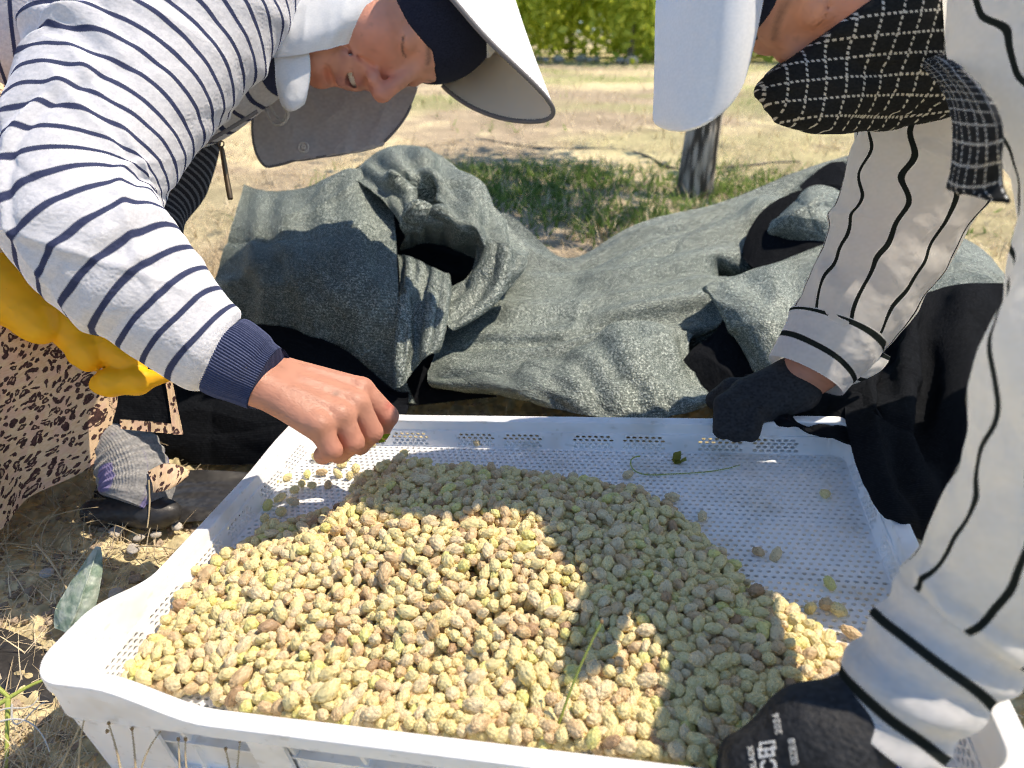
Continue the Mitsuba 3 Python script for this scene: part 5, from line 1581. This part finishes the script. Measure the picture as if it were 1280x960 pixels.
def letter(key, text, origin, direction, height, label):
    m = meshkit.text_mesh(text, 1.0, 0.1, True)
    v, f = trimesh.remesh.subdivide_to_size(np.array(m.vertices), np.array(m.faces), 0.45)
    a = np.array(direction, float); a /= np.linalg.norm(a)
    b = np.array([a[1], -a[0]])
    px = np.array(origin) + (v[:, :1] * a + v[:, 1:2] * b) * height
    d, i = _kd.query(px, k=6)
    w = 1 / (d + 0.5); w /= w.sum(1, keepdims=True)
    z, nn = (_cam[i, 2] * w).sum(1), (_gn[i] * w[..., None]).sum(1)
    put(key, (PP(np.c_[px, z]) + nn * (0.0004 + 0.004 * v[:, 2:3]), f), 'mat_print', False, label=label)


up_ = (-0.16, -1.0)
letter(pr_ + '__glove__lettering', '2024', (978, 918), up_, 7.5, 'white printed number 2024')
letter(pr_ + '__glove__lettering', 'SIZE:8', (998, 955), up_, 7.5, 'white printed text SIZE:8')
letter(pr_ + '__glove__lettering', 'BLACK', (946, 962), up_, 6.5, 'white printed word BLACK')
letter(pr_ + '__glove__lettering', 'CE', (972, 966), up_, 19, 'large white printed letters')
letter(pr_ + '__glove__lettering', '[]', (968, 940), up_, 15, 'white printed box mark')


def plain_leaf(key, ctrl, mat, label, cat_, n=40, m=24, amp=.0012, seed=0):
    g = spline_grid(ctrl, n, m)
    g, uv = wrinkle(g, amp, seed, scale=40, fine=.4)
    v, f = solidify(g, .0006)
    put(key, (v, f), mat, True, label=label, cat=cat_)
    return g


tag('fallen_leaf', 'dusty gray-green leaf standing on edge on the bare soil left of the crate', 'leaf')
g = plain_leaf('fallen_leaf__blade', [[(119, 683, .655), (122, 683, .655), (126, 684, .655)], [(98, 712, .648), (113, 712, .640), (127, 712, .645)], [(82, 738, .645), (103, 740, .632), (123, 742, .64)], [(70, 762, .64), (94, 766, .628), (114, 772, .635)], [(68, 785, .635), (82, 790, .628), (95, 794, .632)]], 'mat_leaf_gray', None, None)
v, f = wire(np.vstack([g[1:, 12] + (CAM - g[1:, 12]) * .004]), np.linspace(.0005, .0013, 39), 6, 80)
put('fallen_leaf__midrib', (v, f), 'mat_leaf_gray', True)
scene['mat_stem_green'] = principled((.34, .40, .09), .5, .3)
scene['mat_stem_dry'] = principled(proc(lambda p, n, uv: mix((.34, .26, .16), (.52, .44, .28), noise(p.x * 120, p.y * 120, p.z * 120))), .7, .2)
scene['mat_bud'] = principled((.30, .20, .10), .8, .1)


def bud(c, r, seed):
    m = trimesh.creation.icosphere(subdivisions=2)
    v = np.array(m.vertices)
    return v * (.75 + .5 * meshkit.noise(v * 2.5 + seed)[:, None]) * r * [1, 1, 1.4] + c, np.array(m.faces)


def weed(key, stems, r, mat, label, cat_='weed', buds=(), world=False):
    tag(key, label, cat_)
    for s in stems:
        v, f = wire(s, np.linspace(r, r * .55, len(s)), 7, 40, world=world)
        put(key + '__stem', (v, f), mat, True)
    for i, b in enumerate(buds):
        put(key + '__bud', bud(P(*b), .0011, i), 'mat_bud', True)


weed('grass_stalk', [[(676, 975, .44), (700, 900, .436), (724, 836, .430), (752, 778, .424)]], .0011, 'mat_stem_green', 'single green grass stalk standing up in front of the berry heap', 'grass stalk', buds=[(752, 777, .424)])
weed('sprout', [[(-30, 895, .54), (10, 873, .54), (30, 861, .545), (55, 850, .55)], [(10, 873, .54), (9, 910, .535), (7, 990, .53)], [(-20, 850, .54), (5, 866, .54), (12, 873, .54)]], .0020, 'mat_stem_green', 'yellow-green forked sprout in the lower left corner')
weed('dry_tendril', [[(-10, 900, .535), (20, 885, .535), (34, 884, .535), (48, 872, .535)], [(15, 880, .53), (22, 905, .53), (40, 890, .53), (56, 878, .53)], [(0, 902, .53), (40, 905, .525), (62, 940, .52)]], .0007, 'mat_cord', 'thin pale tendrils curling over the black plastic sheet')
weed('dry_flower_stalk', [[(152, 985, .47), (148, 948, .47), (140, 918, .47), (136, 905, .47)], [(170, 985, .47), (168, 940, .47), (165, 912, .47)], [(172, 990, .465), (180, 950, .465), (200, 915, .465)], [(225, 985, .46), (224, 950, .46), (223, 925, .46)], [(240, 990, .46), (232, 950, .46), (232, 925, .46)],
                          [(290, 985, .455), (286, 955, .455), (282, 938, .455)], [(295, 990, .455), (297, 955, .455), (300, 927, .455)], [(60, 985, .49), (85, 940, .49), (105, 895, .49)], [(100, 990, .48), (100, 930, .48), (105, 900, .48)]],
     .0008, 'mat_stem_dry', 'dried brown flower stalks standing against the near wall of the crate', buds=[(136, 904, .47), (134, 914, .47), (165, 911, .47), (223, 924, .46), (232, 924, .46), (282, 936, .455), (300, 926, .455), (106, 894, .49), (110, 905, .49), (100, 900, .485), (108, 955, .48), (118, 948, .48)])
rw = np.random.default_rng(3)
st = []
for i in range(26):
    x, y = rw.uniform(-60, 175), rw.uniform(650, 715)
    b = on_ground(x, y)
    d = np.array([rw.normal(0, .05), rw.normal(-.01, .04), rw.uniform(.01, .05)])
    st.append(np.array([b, b + d * .5 + [0, 0, .008], b + d + rw.normal(0, .008, 3)]))
weed('dry_weed', st, .0008, 'mat_stem_dry', 'tangle of dry weed stems in the shade under the skirt hem', world=True)
weed('weed_twig', [[(45, 680, .68), (62, 700, .668), (78, 725, .655), (88, 750, .64), (92, 790, .632)], [(78, 725, .655), (95, 705, .66), (120, 672, .675)], [(186, 600, .76), (187, 630, .757), (184, 660, .752)]], .0012, 'mat_stem_dry', 'forked dry twig leaning against the gray-green leaf')

# black plastic sheets on the ground
def plastic(key, ctrl, label, seed):
    g = spline_grid(ctrl, 90, 100)
    g, uv = wrinkle(g, .004, seed, scale=22, fine=1.0)
    v, f = solidify(g, .0008)
    put(key, (v, f), 'mat_plastic_black', True, label=label, cat='plastic sheet')


plastic('plastic_sheet', [[(-160, 760, .66), (-60, 774, .655), (10, 789, .648), (58, 812, .637), (100, 835, .62)], [(-160, 810, .635), (-60, 815, .625), (5, 826, .612), (50, 845, .605), (90, 862, .60)],
                          [(-160, 860, .61), (-60, 862, .60), (0, 868, .59), (42, 872, .588), (80, 880, .59)], [(-160, 920, .595), (-60, 915, .585), (0, 908, .585), (35, 895, .588), (68, 886, .592)]], 'crumpled black plastic sheet in the lower left corner beside the crate', 61)
plastic('plastic_sheet_001', [[(120, 606, .86), (200, 592, .86), (255, 588, .862), (310, 590, .865), (370, 582, .87)], [(118, 625, .835), (200, 616, .838), (250, 612, .84), (300, 612, .845), (360, 606, .85)],
                              [(115, 645, .815), (195, 636, .81), (245, 632, .81), (290, 632, .815), (340, 626, .82)], [(110, 668, .79), (190, 657, .79), (240, 652, .79), (280, 650, .795), (320, 646, .80)]], 'gray-black plastic sheet between the sock and the left wall of the crate', 62)
# drip line on the ground behind the net
hp = [on_ground(x, y) + [0, 0, .012] for x, y in [(430, 150), (540, 166), (610, 179), (700, 190), (770, 191), (815, 203), (850, 216), (905, 214), (1000, 208)]]
v, f = wire(np.array(hp), .007, 8, 160)
put('drip_hose', (v, f), 'mat_hose', True, label='thin black irrigation hose lying on the ground behind the net', cat='hose')
# bits on the crate floor and in the fingers
def floor_pt(x, y, dz=.0012):
    q = crate_hit(x, y, FLOOR + dz); q[2] = FLOOR + dz
    return cw(q[None])[0]
weed('stem_scrap', [[floor_pt(800, 570, .012), floor_pt(788, 578, .004), floor_pt(792, 587), floor_pt(830, 593), floor_pt(880, 590), floor_pt(925, 581)]], .0007, 'mat_stem_green', 'curved thin green stem lying on the bare crate floor', 'stem', world=True)
for i, (x, y, s, lab) in enumerate([(847, 574, .007, 'small yellow-green leaf scrap on the crate floor near the far wall')]):
    c = floor_pt(x, y, .003)
    v, f, _ = leaves(c + np.random.default_rng(4).normal(0, .0022, (7, 3)), s, 9, (.2, .2, .04), (.3, .3, .08))
    put('leaf_scrap', (v, f), 'mat_leafy', False, color=_ , label=lab, cat='leaf scrap')
v, f, col = leaves(np.array([P(476, 548, .652), P(470, 546, .648), P(482, 545, .655)]), .009, 3, (.16, .26, .02), (.30, .38, .05), .45)
put('leaf_scrap_001', (v, f), 'mat_leafy', False, color=col, label='green leaf bit pinched in the bare fingertips', cat='leaf scrap')
for i, (x, y, s) in enumerate([(146, 668, .009), (168, 690, .008), (175, 676, .006), (196, 672, .006), (222, 662, .007), (60, 720, .007), (148, 748, .010), (120, 708, .006), (210, 645, .006)]):
    c = on_ground(x, y)
    stone(c + [0, 0, .004], s, 60 + i, 'small pebble on the soil between the skirt and the crate', 'pebbles by the crate', key='pebble')
